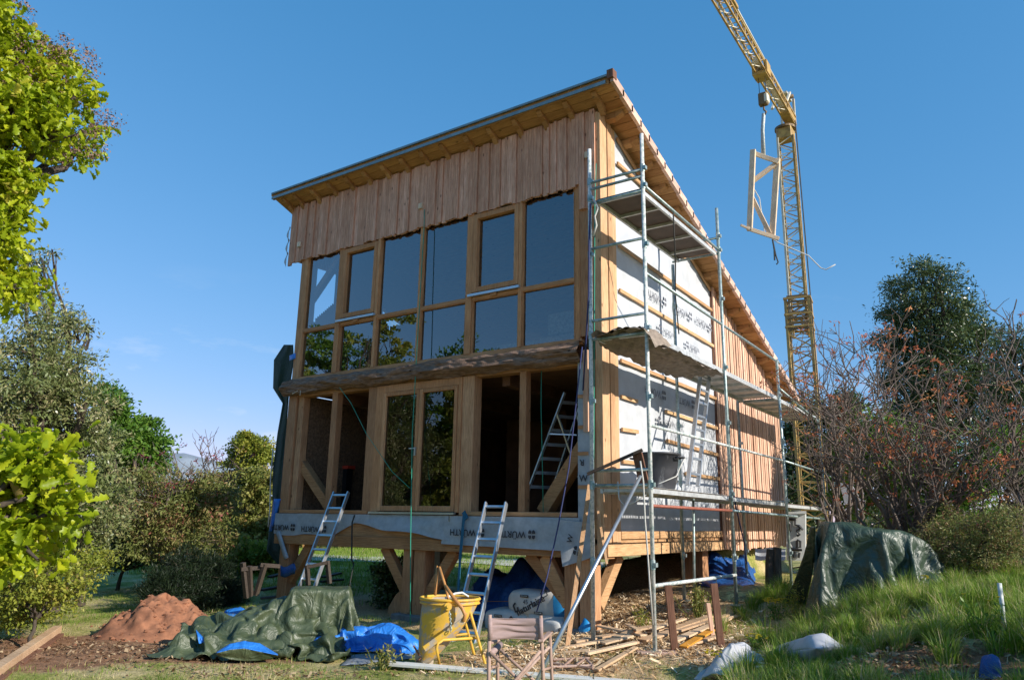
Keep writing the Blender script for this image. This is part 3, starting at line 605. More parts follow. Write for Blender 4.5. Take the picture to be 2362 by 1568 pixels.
for z in (6.29, 6.19, 5.98, 5.29, 4.25, 3.99, 2.24, 2.05): rail((XI, YA, z), (XO, YA, z))
for z in (6.0, 3.98, 2.0): rail((XI, YB, z), (XO, YB, z))
rail((XI-.3, YB, 6.28), (XO, YB, 6.28)); rail((XI, YC, 3.98), (XO, YC, 3.98)); rail((XI, YC, 2.02), (XO, YC, 2.02))
rail((XO, YA, 4.80), (XO, YC+.2, 4.72)); rail((XO, YA, 2.79), (XO, YC, 2.79), m_scafw); rail((XO, YC, 2.79), (XO, YD, 2.75)); rail((XO, YA, 1.80), (XO, YB, 1.80), m_rust); rail((XO, YB, 1.80), (XO, YD, 1.74))
rail((XO+.01, YA, .865), (XO+.01, YB, .85), m_scafw, .024); rail((XO, YA, 6.06), (XO, YB, 6.06)); rail((XO, YC, 4.2), (XO, YD, 3.9))
rail((XO, YD, 2.75), (XO, YD+1.1, 2.68)); rail((XO, YD+1.1, 2.68), (XO, YD+1.1, .6)); rail((XO, YD, 1.28), (XO, YD+1.1, 1.25)); rail((XI, YD, 2.0), (XO, YD, 2.0))
rail((XI+.1, YC-.3, .5), (XI+.1, YC-.3, 1.3)); rail((XI+.3, 1.8, TZ(.5, 1.8)), (XI+.35, 1.8, 2.0))
def deck(y0, y1, z, x0=.36, x1=1.04, ply=False, slots=False):
    d = MB()
    if slots:
        d.box(x0, .70, y0, y1, z-.003, z).box(.79, x1, y0, y1, z-.003, z); yy = y0
        while yy < y1: d.box(.70, .79, yy, yy+.030, z-.003, z); yy += .055
    else: d.box(x0, x1, y0, y1, z-.016, z)
    d = d.build('deck', m_deckb if ply else m_deckp, scf)
    e = MB().box(x1-.03, x1+.005, y0, y1, z-.075, z-.018).box(x0-.005, x0+.03, y0, y1, z-.075, z-.018)
    e.build('deck_edge', m_deckp, d)
    yy = y0+.02
    while yy < y1: MB().box(x0+.032, x1-.032, yy, yy+.035, z-.06, z-.018).build('deck_rib', m_deckp, d); yy += .62
    return d
deck(YA+.03, YB-.05, 6.03, ply=True); deck(YA+.03, YB-.03, 4.03); deck(YB+.03, YC-.03, 4.03); deck(YC+.03, YD+.1, 4.01)
deck(YA+.03, YB-.03, 2.03, slots=True); deck(YB+.03, YC-.03, 2.02, slots=True); deck(YC+.03, YD+.6, 2.0, ply=True)
# crumpled cloth stretched over the middle deck's front end
def cl(u, v):
    y = -.9+u*2.9; x = .30+v*.80; z = 3.93-.07*abs(noise.noise(Vector((x*6, y*3.5, 1))))-.03*noise.noise(Vector((x*15, y*9, 1)))
    if u < .15: z += .14*(1-u/.15)+.06*noise.noise(Vector((x*9, y*9, 4)))
    return (x, y, z)
mb = MB(); mb.grid(cl, 60, 20); tag(mb.build('dirty_cloth', m_cloth, None, (.7, .5, 3.9), smooth=True), 'crumpled dirty brown cloth slung under the middle scaffold deck', 'cloth')
def cl2(u, v):
    y = -.92+u*.55; x = .34+v*.86; z = 4.06+.05*abs(noise.noise(Vector((x*7, y*6, 2))))+.09*sin(pi*v)*(1-u)-.10*(1-u)**3
    if v > .86: z -= .22*(v-.86)/.14
    return (x+.03*(v > .9), y, z)
mb = MB(); mb.grid(cl2, 18, 40); tag(mb.build('rolled_mat', m_cloth, None, (.7, -.8, 4.1), smooth=True), 'rolled up brown mat lying on the front end of the middle deck', 'mat')
# mortar tub, plastic sheet, props on the lowest deck
tb = thing('mortar_tub', (.72, .35, 2.03), 'large black mortar tub splashed with cement on the lowest scaffold deck', 'tub')
def lathe(prof, c, n=24, mb=None):
    mb = mb or MB()
    mb.grid(lambda u, v: (lambda k: (c[0]+k[0]*cos(u*2*pi), c[1]+k[0]*sin(u*2*pi), c[2]+k[1]))(prof[min(int(round(v*(len(prof)-1))), len(prof)-1)]), n, len(prof)-1); return mb
tc = (.70, .25, 2.03)
lathe([(.0, .01), (.22, .01), (.235, .03), (.27, .25), (.30, .47), (.325, .475), (.325, .50), (.29, .50), (.26, .25), (.20, .05), (.0, .05)], tc).build('body', m_bucket, tb, smooth=True)
for s in (1, -1): tubep([(tc[0]+.3*s, tc[1]+.05, 2.46), (tc[0]+.37*s, tc[1]+.06, 2.47), (tc[0]+.37*s, tc[1]-.08, 2.47), (tc[0]+.3*s, tc[1]-.09, 2.46)], .014, 'handle', m_bucket, tb)
def pls(u, v):
    y = .0+u*.95; x = .64+.1*sin(u*5); z = 2.56-.5*v*(.35+.65*u); x += .16*v+.07*noise.noise(Vector((u*5, v*4, 3))); z += .05*noise.noise(Vector((u*7, v*3, 8)))+.06*sin(pi*u)*(1-v)
    return (x, y+.05*noise.noise(Vector((u*4, v*6, 1)))+.1, z)
mb = MB(); mb.grid(pls, 26, 20); tag(mb.build('plastic_sheet', m_membrane, None, (.7, .5, 2.5), smooth=True), 'crumpled white plastic sheet draped over the back of the mortar tub', 'sheet')
a = P(1355, 1093, 'y', -.95); b_ = P(1482, 1037, 'y', -.72)
tag(MB().bar(a, b_, .07, .035).build('board', m_darkwood, None, a), 'dark weathered board resting slanted on the scaffold end rail', 'board')
a = P(1470, 1045, 'y', -.70); b_ = P(1487, 1120, 'y', -.62); tag(MB().bar(a, b_, .13, .03, up=(0, 1, 0)).build('board', m_stake, None, b_), 'short brown board end standing upright under the slanted dark board', 'board')
tag(tubep([P(1520, 1115, 'x', .9), P(1560, 1098, 'x', 1.0), P(1572, 1070, 'x', 1.02), P(1580, 1055, 'x', 1.0)], .008, 'rope', m_rope_w, None), 'pale rope hanging down the side of the black mortar tub', 'rope')
tag(MB().box(.1, .34, 8.0, 9.9, 2.03, 2.07, .8).build('plank', m_lumber, None, (.2, 9, 2.03)), 'pale plank sticking out beyond the rear house corner on the scaffold', 'plank')
# ------------------------------------------------------------------ ladders
def ladder(name, lab, foot, top, width, side, n, m=m_alu, rw=.065, group=None, extra=0):
    foot = Vector(foot); top = Vector(top); side = Vector(side).normalized()
    t_ = thing(name, foot, lab, 'ladder', group)
    nrm = (top-foot).cross(side).normalized()
    for s in (-.5, .5): MB().bar(foot+side*width*s, top+side*width*s, .026, rw, up=nrm).build('rail', m, t_, bevel=.003)
    L = (top-foot).length
    for i in range(n):
        q = foot+(top-foot)*((i+.75)/n)
        if (q-foot).length < L-.05: MB().bar(q-side*width/2, q+side*width/2, .032, .032, up=nrm).build('rung', m, t_)
    return t_
tp = (P(771, 1140, 'y', -.12)+P(803, 1133, 'y', -.12))/2; ft = (P(686, 1345, 'y', -.95)+P(736, 1345, 'y', -.95))/2
d = ft-tp; ft2 = tp+d*((tp.z-TZ(ft.x, ft.y)+0)/(tp.z-ft.z)); ladder('ladder', 'aluminium ladder with narrow round rails leaning at the left end of the front', ft2, tp+(tp-ft).normalized()*.02, .36, (1, 0, 0), 9)
tp = (P(1124, 1160, 'y', -.12)+P(1166, 1158, 'y', -.12))/2; ft = (P(1046, 1490, 'y', -1.25)+P(1091, 1497, 'y', -1.25))/2
ladder('ladder', 'aluminium ladder leaning against the upside down print on the front sheet', ft, tp, .37, (1, 0, 0), 8, rw=.075)
ladder('ladder', 'aluminium ladder standing between the lowest and middle scaffold decks', P(1598, 1120, 'x', .85), P(1626, 865, 'x', .62), .4, (0, 1, 0), 8)
sl = thing('stepladder', P(1215, 1155, 'y', .5), 'open aluminium stepladder standing inside the right front opening', 'stepladder')
A1 = P(1213, 1145, 'y', .45); A2 = P(1303, 905, 'y', .55); side = Vector((.35, .55, 0)).normalized()
for s in (0, .42): MB().bar(A1+side*s, A2+side*s*.8, .025, .06, up=(0, 1, 0)).build('rail', m_alu, sl, bevel=.003)
for i in range(7):
    q = A1.lerp(A2, (i+.7)/7.4); MB().bar(q, q+side*(.42-.01*i), .03, .05).build('rung', m_alu, sl)
B2 = A1.lerp(A2, .80); B1 = P(1335, 1100, 'y', .8)
for s in (0, .42): MB().bar(B2+side*s*.85, B1+side*s*.6, .022, .045, up=(0, 1, 0)).build('rail', m_alu, sl)
MB().bar(A1.lerp(A2, .6), P(1330, 1003, 'y', .7), .04, .02).build('spreader', m_alu, sl)
# ------------------------------------------------------------------ tower crane
az0 = YAW-math.atan((1868-1181)/FP); cd = 30.5
cx, cy = CP[0]-cd*sin(az0), CP[1]+cd*cos(az0); gz = TZ(cx, cy)*math.exp(-(math.hypot(cx, cy)/60)**2)
crane = thing('tower_crane', (cx, cy, gz), 'yellow lattice tower crane rising behind the house with its boom over the roof', 'crane')
top = PD(1840, 290, cd).z; mid = PD(1868, 705, cd).z
fx = Vector((cos(radians(8)), sin(radians(8)), 0)); fy = Vector((-fx.y, fx.x, 0))
def thing_part(name, par):
    o = bpy.data.objects.new(name, None); C.objects.link(o); o.parent = par; return o
def lattice(name, p0, p1, half, sx, sy, step, rc, rb, m, par, taper=1.0, faces=4):
    """four chords and zigzag bracing between p0 and p1"""
    p0 = Vector(p0); p1 = Vector(p1); L = (p1-p0).length; n = max(1, int(round(L/step)))
    root = thing_part(name, par); cs = [(1, 1), (-1, 1), (-1, -1), (1, -1)]
    def c(k, t):
        h = half*(1+(taper-1)*t); return p0.lerp(p1, t)+sx*cs[k % 4][0]*h+sy*cs[k % 4][1]*h
    for k in range(4): MB().bar(c(k, 0), c(k, 1), rc, rc).build('chord', m[k % len(m)], root)
    for k in range(4):
        mb = MB()
        for i in range(n):
            a, b_ = (k, k+1) if i % 2 else (k+1, k)
            mb.tube([c(a, i/n), c(b_, (i+.55)/n)], rb, 5); mb.tube([c(b_, (i+.55)/n), c(b_, (i+1)/n)] if 0 else [c(k, (i)/n), c(k+1, (i)/n)], rb*.8, 5)
            mb.tube([c(b_, (i+.55)/n), c(a, (i+1)/n)], rb, 5)
        mb.build('bracing', m[k % len(m)], root)
    return root
B0 = Vector((cx, cy, gz))
lattice('lower_mast', B0, (cx, cy, mid+.3), .43, fx, fy, 1.0, .10, .028, [m_crane, m_crane], crane)
lattice('upper_mast', (cx, cy, mid-1.2), (cx, cy, top-.55), .30, fx, fy, .75, .085, .024, [m_crane, m_crane, m_cranew], crane)
mb = MB()
for z in (mid-.4, mid-.9, mid+.25):
    for s in (-1, 1):
        mb.bar(B0+Vector((0, 0, z-gz))+fx*.47*s-fy*.49, B0+Vector((0, 0, z-gz))+fx*.47*s+fy*.49, .08, .07); mb.bar(B0+Vector((0, 0, z-gz))+fy*.47*s-fx*.49, B0+Vector((0, 0, z-gz))+fy*.47*s+fx*.49, .08, .07)
mb.build('mast_collar', m_crane, crane)
mb = MB()
for k in range(7): mb.bar(B0+Vector((0, 0, mid-gz-1.0+.22*k))-fx*.38-fy*.46, B0+Vector((0, 0, mid-gz-1.0+.22*k))+fx*.38-fy*.46, .05, .07)
mb.build('collar_grille', m_craned, crane)
MB().box(cx-.31, cx+.31, cy-.31, cy+.31, top-.6, top-.1).build('slewing_head', m_crane, crane, bevel=.03)
MB().tube([(cx-.0, cy, top-.12), (cx, cy, top-.02)], .42, 20).build('slewing_ring', m_craned, crane)
# boom: horizontal lattice reaching out over the house towards the yard
ja = YAW-math.atan((2345-1181)/FP); jd = Vector((sin(ja), -cos(ja), 0)); jn = Vector((jd.y, -jd.x, 0)); 
J0 = Vector((cx, cy, top+.45))-jd*.35+Vector((cos(YAW), sin(YAW), 0))*.22
q1 = 30
Jz = Vector((0, 0, 1)); H = .18
def boomc(k, s):  # k: 0,1 lower chords; 2,3 upper chords
    off = jn*(.17 if k in (0, 2) else -.17)+Jz*(-H if k < 2 else H); 
    return J0+jd*s+off
boom = thing_part('boom', crane)
for k in range(4): MB().bar(boomc(k, 0), boomc(k, q1), .06, .06).build('chord', m_crane if k in (0, 2) else m_crane, boom)
for (a, b_) in ((0, 2), (1, 3), (0, 1), (2, 3)):
    mb = MB(); n = 34
    for i in range(n):
        s0, s1 = q1*i/n, q1*(i+1)/n; mb.tube([boomc(a, s0), boomc(b_, (s0+s1)/2)], .018, 5); mb.tube([boomc(b_, (s0+s1)/2), boomc(a, s1)], .018, 5); mb.tube([boomc(a, s0), boomc(b_, s0)], .02, 5)
    mb.build('bracing', m_cranew if a == 0 else m_crane, boom)
mb = MB(); mb.bar(J0+jd*.0+Jz*-.1, J0+jd*1.3+Jz*-.05, .36, .36); mb.build('boom_foot', m_crane, boom)
mb = MB(); mb.bar(J0+jd*1.5+Jz*.05, J0+jd*5.2+Jz*.05, .18, .18); mb.build('hydraulic_ram', m_cranew, boom)
# A frame on the head, pendant bar
hp = PD(1862, 205, cd+.9); hp2 = PD(1842, 200, cd+.5)
ap = Vector((cx, cy, PD(1858, 203, cd).z))-jd*.55
for s in (-.26, .26):
    MB().bar(Vector((cx, cy, top))-jd*.65+jn*s, ap-jd*.25+jn*s, .09, .09).build('frame_leg', m_cranew, crane); MB().bar(Vector((cx, cy, top+.5))+jd*.9+jn*s, ap+jd*.35+jn*s, .085, .085).build('frame_leg', m_cranew, crane)
MB().bar(ap-jd*.35, ap+jd*.5, .34, .1).build('frame_head', m_cranew, crane); tubep([ap-jn*.32, ap+jn*.32], .09, 'pulley', m_craned, crane, 12)
MB().bar(ap-jd*.1-Jz*.15, ap-jd*.1-Jz*.8, .22, .2).build('frame_plate', m_craned, crane)
pe = J0+jd*29+Jz*(H+.2); pm = ap+jd*5.5+(pe-(ap+jd*29))*(5.5/29)
p1 = ap+jd*.5; p2 = J0+jd*26+Jz*1.2
tubep([p1, p1.lerp(p2, .25)], .035, 'pendant_bar', m_cranew, crane); MB().bar(p1.lerp(p2, .25), p1.lerp(p2, .28), .14, .12).build('pendant_link', m_crane, crane); tubep([p1.lerp(p2, .29), p2], .05, 'pendant_bar', m_cranew, crane)
mb = MB(); 
for s in (.3, .46): mb.tube([B0+fx*.55-fy*s+Jz*.3, Vector((cx, cy, top))+fx*.45-fy*s], .018, 5)
mb.build('hoist_cable', m_rope_k, crane)
# trolley under the boom where the load hangs
best = min(((abs(((lambda v: (v@R_)/(v@_fw)*FP+1181)(np.array(J0+jd*s-Jz*H)-CP))-1757), s) for s in np.arange(1, 28, .1)))[1]
T0 = J0+jd*best-Jz*(H+.12)
MB().box(T0.x-.24, T0.x+.24, T0.y-.3, T0.y+.3, T0.z-.06, T0.z+.06).box(T0.x-.28, T0.x-.21, T0.y-.25, T0.y+.25, T0.z, T0.z+.5).box(T0.x+.21, T0.x+.28, T0.y-.25, T0.y+.25, T0.z, T0.z+.5).build('trolley', m_crane, crane)
HD_ = math.hypot(T0.x-CP[0], T0.y-CP[1])
hk = PD(1758, 232, HD_); hk = Vector((T0.x, T0.y, hk.z))
for s in (-.12, .12): tubep([(T0.x+s, T0.y, T0.z), (T0.x+s, T0.y, hk.z+.25)], .012, 'hoist_cable', m_rope_k, crane, 5)
MB().box(hk.x-.16, hk.x+.16, hk.y-.12, hk.y+.12, hk.z-.22, hk.z+.28).box(hk.x+.05, hk.x+.2, hk.y-.14, hk.y+.14, hk.z-.15, hk.z+.2, mi=1).build('hook_block', [m_craned, m_cranew], crane, bevel=.03)
hb = [(hk.x, hk.y, hk.z-.2), (hk.x, hk.y, hk.z-.4), (hk.x+.08, hk.y, hk.z-.5), (hk.x+.03, hk.y, hk.z-.6), (hk.x-.07, hk.y, hk.z-.55)]; tubep(hb, .035, 'hook', m_craned, crane, 6)
# the hoisted timber frame on its sling
def L(px, py, dd=0): return PD(px, py, HD_+dd)
fr = thing('hoisted_truss', L(1757, 520), 'pale timber truss panel with two braces hanging from the crane hook', 'timber truss')
bb = .17
def fb(a, b_, nm, w_=.15, m=m_lumber_z): MB().bar(a, b_, w_, .12, up=(0, 1, 0)).build(nm, m, fr, bevel=.006)
tl, tr_, bl, br = L(1736, 350, -.1), L(1791, 368, .1), L(1728, 535, -.1), L(1778, 548, .1)
fb(L(1737, 346, -.1), L(1729, 532, -.1), 'upright', .19); fb(L(1793, 366, .1), L(1781, 548, .1), 'upright', .2); fb(L(1733, 352), L(1796, 374), 'cross_member', .15); fb(L(1724, 527, -.12), L(1797, 551, .08), 'cross_member', .13)
fb(L(1708, 519, -.2), L(1732, 530, -.1), 'cross_member', .07)
fb(L(1734, 420, 0), L(1787, 380, .05), 'brace', .15); fb(L(1731, 448, -.05), L(1776, 540, .05), 'brace', .15)
sg = thing('lifting_sling', hk, 'grey webbing sling between the crane hook and the timber truss', 'sling')
tubep([(hk.x, hk.y, hk.z-.55), L(1760, 300), L(1763, 358)], .05, 'webbing', m_scafw, sg, 6); tubep([(hk.x-.05, hk.y, hk.z-.55), L(1757, 300), L(1758, 356)], .04, 'webbing', m_membrane_s, sg, 6)
tag(tubep([L(1738, 434), L(1752, 458), L(1755, 480), L(1762, 520), L(1764, 545)], .02, 'strap', m_rope_w, None, 5), 'thin white strap looped inside the hanging timber truss', 'strap')
tag(tubep([L(1783, 552), L(1795, 560), L(1830, 575), L(1865, 590), L(1893, 618), L(1905, 622), L(1927, 610)], .02, 'strap', m_rope_w, None, 5), 'long pale strap trailing to the right of the hanging timber truss', 'strap')
mb = MB(); mb.tube([L(1782, 552), L(1786, 575), L(1787, 600)], .03, 5); mb.tube([L(1782, 552), L(1790, 590), L(1795, 605), L(1791, 610)], .025, 5); tag(mb.build('strap', m_rope_k, None), 'dark doubled strap dangling below the hanging timber truss', 'strap')
# ------------------------------------------------------------------ ropes on the house front
def rope(pts, r, m, lab, cat='rope', name='rope'):
    tag(tubep(pts, r, name, m, None, 5), lab, cat)
rope([P(979, 483, 'y', -.10), P(978, 530, 'y', -.12), P(962, 800, 'y', -.16), P(951, 1000, 'y', -.16), P(947, 1250, 'y', -.3), P(946, 1478, 'y', -.5)], .008, m_rope_g, 'long green cord hanging from the middle of the front boards')
rope([P(783, 893, 'y', -.18), P(810, 930, 'y', -.1), P(845, 1000, 'y', -.1), P(905, 1088, 'y', -.1), P(945, 1125, 'y', -.14)], .006, m_rope_g, 'green cord running slanted across the glass door')
rope([P(1249, 840, 'y', .1), P(1248, 940, 'y', .1), P(1251, 1070, 'y', .1), P(1253, 1180, 'y', .1)], .006, m_rope_g, 'green cord hanging inside the right front opening')
rope([P(1375, 378, 'y', -.3), P(1372, 470, 'y', -.5), P(1371, 700, 'y', -.7), P(1370, 1000, 'y', -.7), P(1366, 1300, 'y', -.6)], .008, m_rope_g, 'green cord hanging down beside the front scaffold pole')
rope([P(1343, 800, 'y', -.2), P(1330, 920, 'y', -.25), P(1312, 1080, 'y', -.3), P(1288, 1210, 'y', -.5), P(1262, 1330, 'y', -.7), P(1238, 1410, 'y', -.9)], .010, m_rope_n, 'dark blue rope hanging slanted before the right front opening')
rope([P(1362, 470, 'y', -.86), P(1359, 560, 'y', -.86), P(1358, 680, 'y', -.88), P(1351, 800, 'y', -.7), P(1345, 900, 'y', -.3)], .013, m_rope_n, 'navy blue rope wound along the front scaffold pole')
rope([P(818, 1187, 'y', -.14), P(812, 1205, 'y', -.16), P(811, 1290, 'y', -.2), P(816, 1300, 'y', -.2)], .014, m_rope_k, 'black cable hanging over the front floor edge by the ladder')
rope([P(816, 1300, 'y', -.2), P(808, 1340, 'y', -.3), P(806, 1360, 'y', -.5)], .010, m_rope_k, 'thin black cord tail running down to the covered box')
mb = MB(); mb.bar(P(1071, 1180, 'y', -.12), P(1061, 1290, 'y', -.13), .05, .012, up=(0, 1, 0)); mb.bar(P(1061, 1290, 'y', -.13), P(1056, 1385, 'y', -.2), .04, .012, up=(0, 1, 0)); mb.bar(P(1069, 1180, 'y', -.11), P(1077, 1196, 'y', -.12), .07, .015, up=(0, 1, 0)); tag(mb.build('strap', m_rope_b, None), 'teal blue webbing strap hanging below the glass door post', 'strap')
rope([P(657, 893, 'y', -.1), P(675, 908, 'y', -.15), P(694, 897, 'y', -.15), P(692, 912, 'y', -.15)], .010, m_rope_w, 'short white rope knotted at the left end of the log')
rope([P(630, 1035, 'y', -.1), P(624, 1100, 'y', -.1), P(622, 1180, 'y', -.1), P(618, 1215, 'y', -.1)], .012, m_rope_w, 'white rope hanging along the tarpaulin at the left corner')
rope([P(1576, 1068, 'y', -.8)]*1+[P(1477, 1063, 'x', 1.09), P(1480, 1110, 'x', 1.12), P(1487, 1200, 'x', 1.12), P(1491, 1290, 'x', 1.1)][0:4], .009, m_rope_w, 'white rope hanging beside the outer front scaffold pole') if 0 else rope([P(1477, 1063, 'y', -.86), P(1484, 1110, 'y', -.87), P(1488, 1200, 'y', -.87), P(1495, 1290, 'y', -.87), P(1499, 1350, 'y', -.87), P(1506, 1440, 'y', -.87)], .011, m_rope_w, 'white rope hanging beside the outer front scaffold pole')
rope([P(1425, 1110, 'y', -.82), P(1428, 1150, 'y', -.83), P(1440, 1165, 'y', -.83), P(1460, 1160, 'y', -.83), P(1492, 1140, 'y', -.83)], .008, m_rope_w, 'pale looped cord under the lowest scaffold deck')
rope([P(1105, 1386, 'y', .6), P(1200, 1386, 'y', .6), P(1290, 1372, 'y', .6)], .006, m_rope_o, 'thin orange string stretched above the bags under the floor')
rope([P(1367, 455, 'y', -.85), P(1380, 480, 'y', -.85), P(1372, 500, 'y', -.87), P(1376, 520, 'y', -.87), P(1368, 545, 'y', -.86)], .016, m_rope_w, 'tangle of pale rope tied at the top scaffold deck')
rope([P(1553, 490, 'x', 1.1), P(1558, 600, 'x', 1.0), P(1558, 680, 'x', .8), P(1566, 770, 'x', .6)], .011, m_rope_k, 'black cable looped over the rail of the top deck')
rope([P(1690, 1130, 'x', 1.1), P(1700, 1180, 'x', .9), P(1716, 1250, 'x', .7), P(1722, 1300, 'x', .6)], .012, m_rope_n, 'dark blue cable hanging below the lowest deck by the slats')
# ------------------------------------------------------------------ tarpaulin hanging on the left corner
def htp(u, v):
    # v runs down, u across the left wall from the front corner backwards
    ks = [(795, 655, 676), (830, 632, 678), (895, 630, 668), (930, 652, 665), (1000, 640, 660), (1080, 630, 655), (1180, 628, 648), (1215, 622, 648), (1270, 615, 652), (1300, 640, 668), (1330, 650, 686)]
    t = v*(len(ks)-1); i = min(int(t), len(ks)-2); f_ = t-i
    py = ks[i][0]*(1-f_)+ks[i+1][0]*f_; xl = ks[i][1]*(1-f_)+ks[i+1][1]*f_; xr = ks[i][2]*(1-f_)+ks[i+1][2]*f_
    q = P(xl+(xr-xl)*u, py, 'y', .15+.05*sin(u*9+v*13)+.35*(1-u)+.06*noise.noise(Vector((u*3, v*9, 2))))
    return q
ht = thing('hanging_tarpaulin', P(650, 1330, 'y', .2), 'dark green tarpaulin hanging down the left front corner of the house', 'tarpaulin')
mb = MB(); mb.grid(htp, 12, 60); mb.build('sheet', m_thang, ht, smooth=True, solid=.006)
mb = MB(); mb.grid(lambda u, v: P(668+14*u, 820+12*v-6*u, 'y', -.02-.03*sin(pi*u)), 6, 4); mb.build('blue_lining', m_tblue, ht, smooth=True, solid=.004)
mb = MB(); mb.grid(lambda u, v: P((632+10*v*0)+(16-8*v)*u-12*v, 1150+75*v, 'y', .0-.04*sin(pi*u)), 6, 8); mb.build('blue_lining', m_tblue, ht, smooth=True, solid=.004)
mb = MB(); mb.grid(lambda u, v: P(647+36*u*(1-.2*abs(v-.5)), 1303+24*v+4*sin(u*5), 'y', -.08-.05*sin(pi*v)), 8, 6); mb.build('blue_lining', m_tblued, ht, smooth=True, solid=.004)
mb = MB(); mb.grid(lambda u, v: P(636+10*u+20*v, 1228+62*v-5*u, 'y', -.05-.03*sin(pi*u)), 5, 8); mb.build('grey_fold', m_membrane_s, ht, smooth=True, solid=.003)
# ================================================================== yard objects
def N3(x, y, z, s=1.0, o=0.0): return noise.noise(Vector((x*s+o, y*s+o*1.7, z*s-o)))
def crease(x, y, s, o=0.0):
    """network of soft ridges like the folds of stiff sheeting"""
    wx = x*s+o+.55*N3(x, y, 0, s*.55, 3+o); wy = y*s+.55*N3(x, y, 5, s*.55, 3+o)
    # flat facets that meet in sharp creases: triangle waves in several directions
    t = 0
    for kx, ky, ph, a in ((.95, .30, .3, .34), (-.42, 1.05, 1.1, .26), (1.5, -1.25, .7, .20), (.5, 2.1, 1.9, .12), (-2.3, .9, .2, .08)):
        t += a*abs((wx*kx+wy*ky+ph*(1+o)) % 2-1)
    return t
def gp(px, py, up=0.0):
    q = G(px, py); q.z += up; return q
def interp(ks, t):
    t = max(0, min(.99999, t))*(len(ks)-1); i = int(t); f = t-i; return ks[i].lerp(ks[i+1], f)
# --- red earth heap
m0 = G(372, 1478); dr_ = Vector((m0.x-CP[0], m0.y-CP[1], 0)).normalized(); mc = m0+dr_*.75; side_ = Vector((dr_.y, -dr_.x, 0))
def heap(u, v):
    a = u*2*pi; r = v; rx, ry = .90, .80
    q = mc+side_*(rx*r*cos(a))+dr_*(ry*r*sin(a))
    h = .54*(1-min(1, r))**.92*(1+.12*sin(a*2+1)) if r < 1 else 0
    if r < .12: h = min(h, .54)
    h += (.09*N3(q.x, q.y, 0, 3.2)+.07*N3(q.x, q.y, 0, 8)+.045*abs(N3(q.x, q.y, 1, 17)))*min(1, (1-r)*3)
    q.z = TZ(q.x, q.y)+h-.02; return q
mb = MB(); mb.grid(heap, 110, 60); tag(mb.build('earth_heap', m_soil, None, mc, smooth=True), 'heap of loose red earth in the sun beside the dark bush', 'earth heap')
mb = MB()
for i in range(260):
    a = rnd(0, 2*pi); r = rnd(.1, 1.25)**.7; u = heap(a/2/pi, min(.98, r)); s = rnd(.008, .035)
    if r > .98: u = mc+side_*(1.3*r*cos(a))+dr_*(1.0*r*sin(a)); u.z = TZ(u.x, u.y)
    vs = [(u.x+s*rnd(.6, 1.2)*q[0], u.y+s*rnd(.6, 1.2)*q[1], u.z+s*.3+s*rnd(.4, 1)*q[2]) for q in ((1, 0, 0), (-1, 0, 0), (0, 1, 0), (0, -1, 0), (0, 0, 1), (0, 0, -1))]
    mb.add(vs, [(0, 2, 4), (2, 1, 4), (1, 3, 4), (3, 0, 4), (2, 0, 5), (1, 2, 5), (3, 1, 5), (0, 3, 5)])
tag(mb.build('earth_clods', m_soil, None, mc), kind='stuff')
# --- tarpaulin over the box
def drape(name, lab, c, rx, ry, h, flare, m, ang=0, pleat=9, amp=.08, flat=.80, seed=0, topn=.02, solid=True, skew=0):
    t_ = None
    def fn(u, v):
        a = u*2*pi; ca, sa = cos(a), sin(a); e = .45
        sx = abs(ca)**e*(1 if ca > 0 else -1); sy = abs(sa)**e*(1 if sa > 0 else -1)
        if v < .4: k = v/.4; r = k; z = h+topn*N3(k*sx*2, k*sy*2, seed, 1.5)
        else:
            k = (v-.4)/.6; pl = abs(sin(a*pleat/2+1.5*N3(ca, sa, seed, 1.5)+2*N3(ca, sa, seed+4, .9)))**.7
            r = 1+flare*k*(.45+1.0*pl)+amp*k*N3(ca*3, sa*3, seed+k*1.2, 1.2)+.02; z = h*(1-k)+.03*N3(ca*4, sa*4, k*3+seed, 1)*k
            z += .05*crease(a*1.2, k*2.0, 1.6, seed)*sin(pi*k)
        x = rx*sx*r; y = ry*sy*r
        X_ = c[0]+x*cos(ang)-y*sin(ang); Y_ = c[1]+x*sin(ang)+y*cos(ang)
        zg = TZ(X_, Y_); return (X_, Y_, zg+(c[2]-zg)*0+max(.01, z)+skew*x)
    mb = MB(); mb.grid(fn, 160, 44); return tag(mb.build(name, m, None, c, smooth=True), lab, 'tarpaulin')
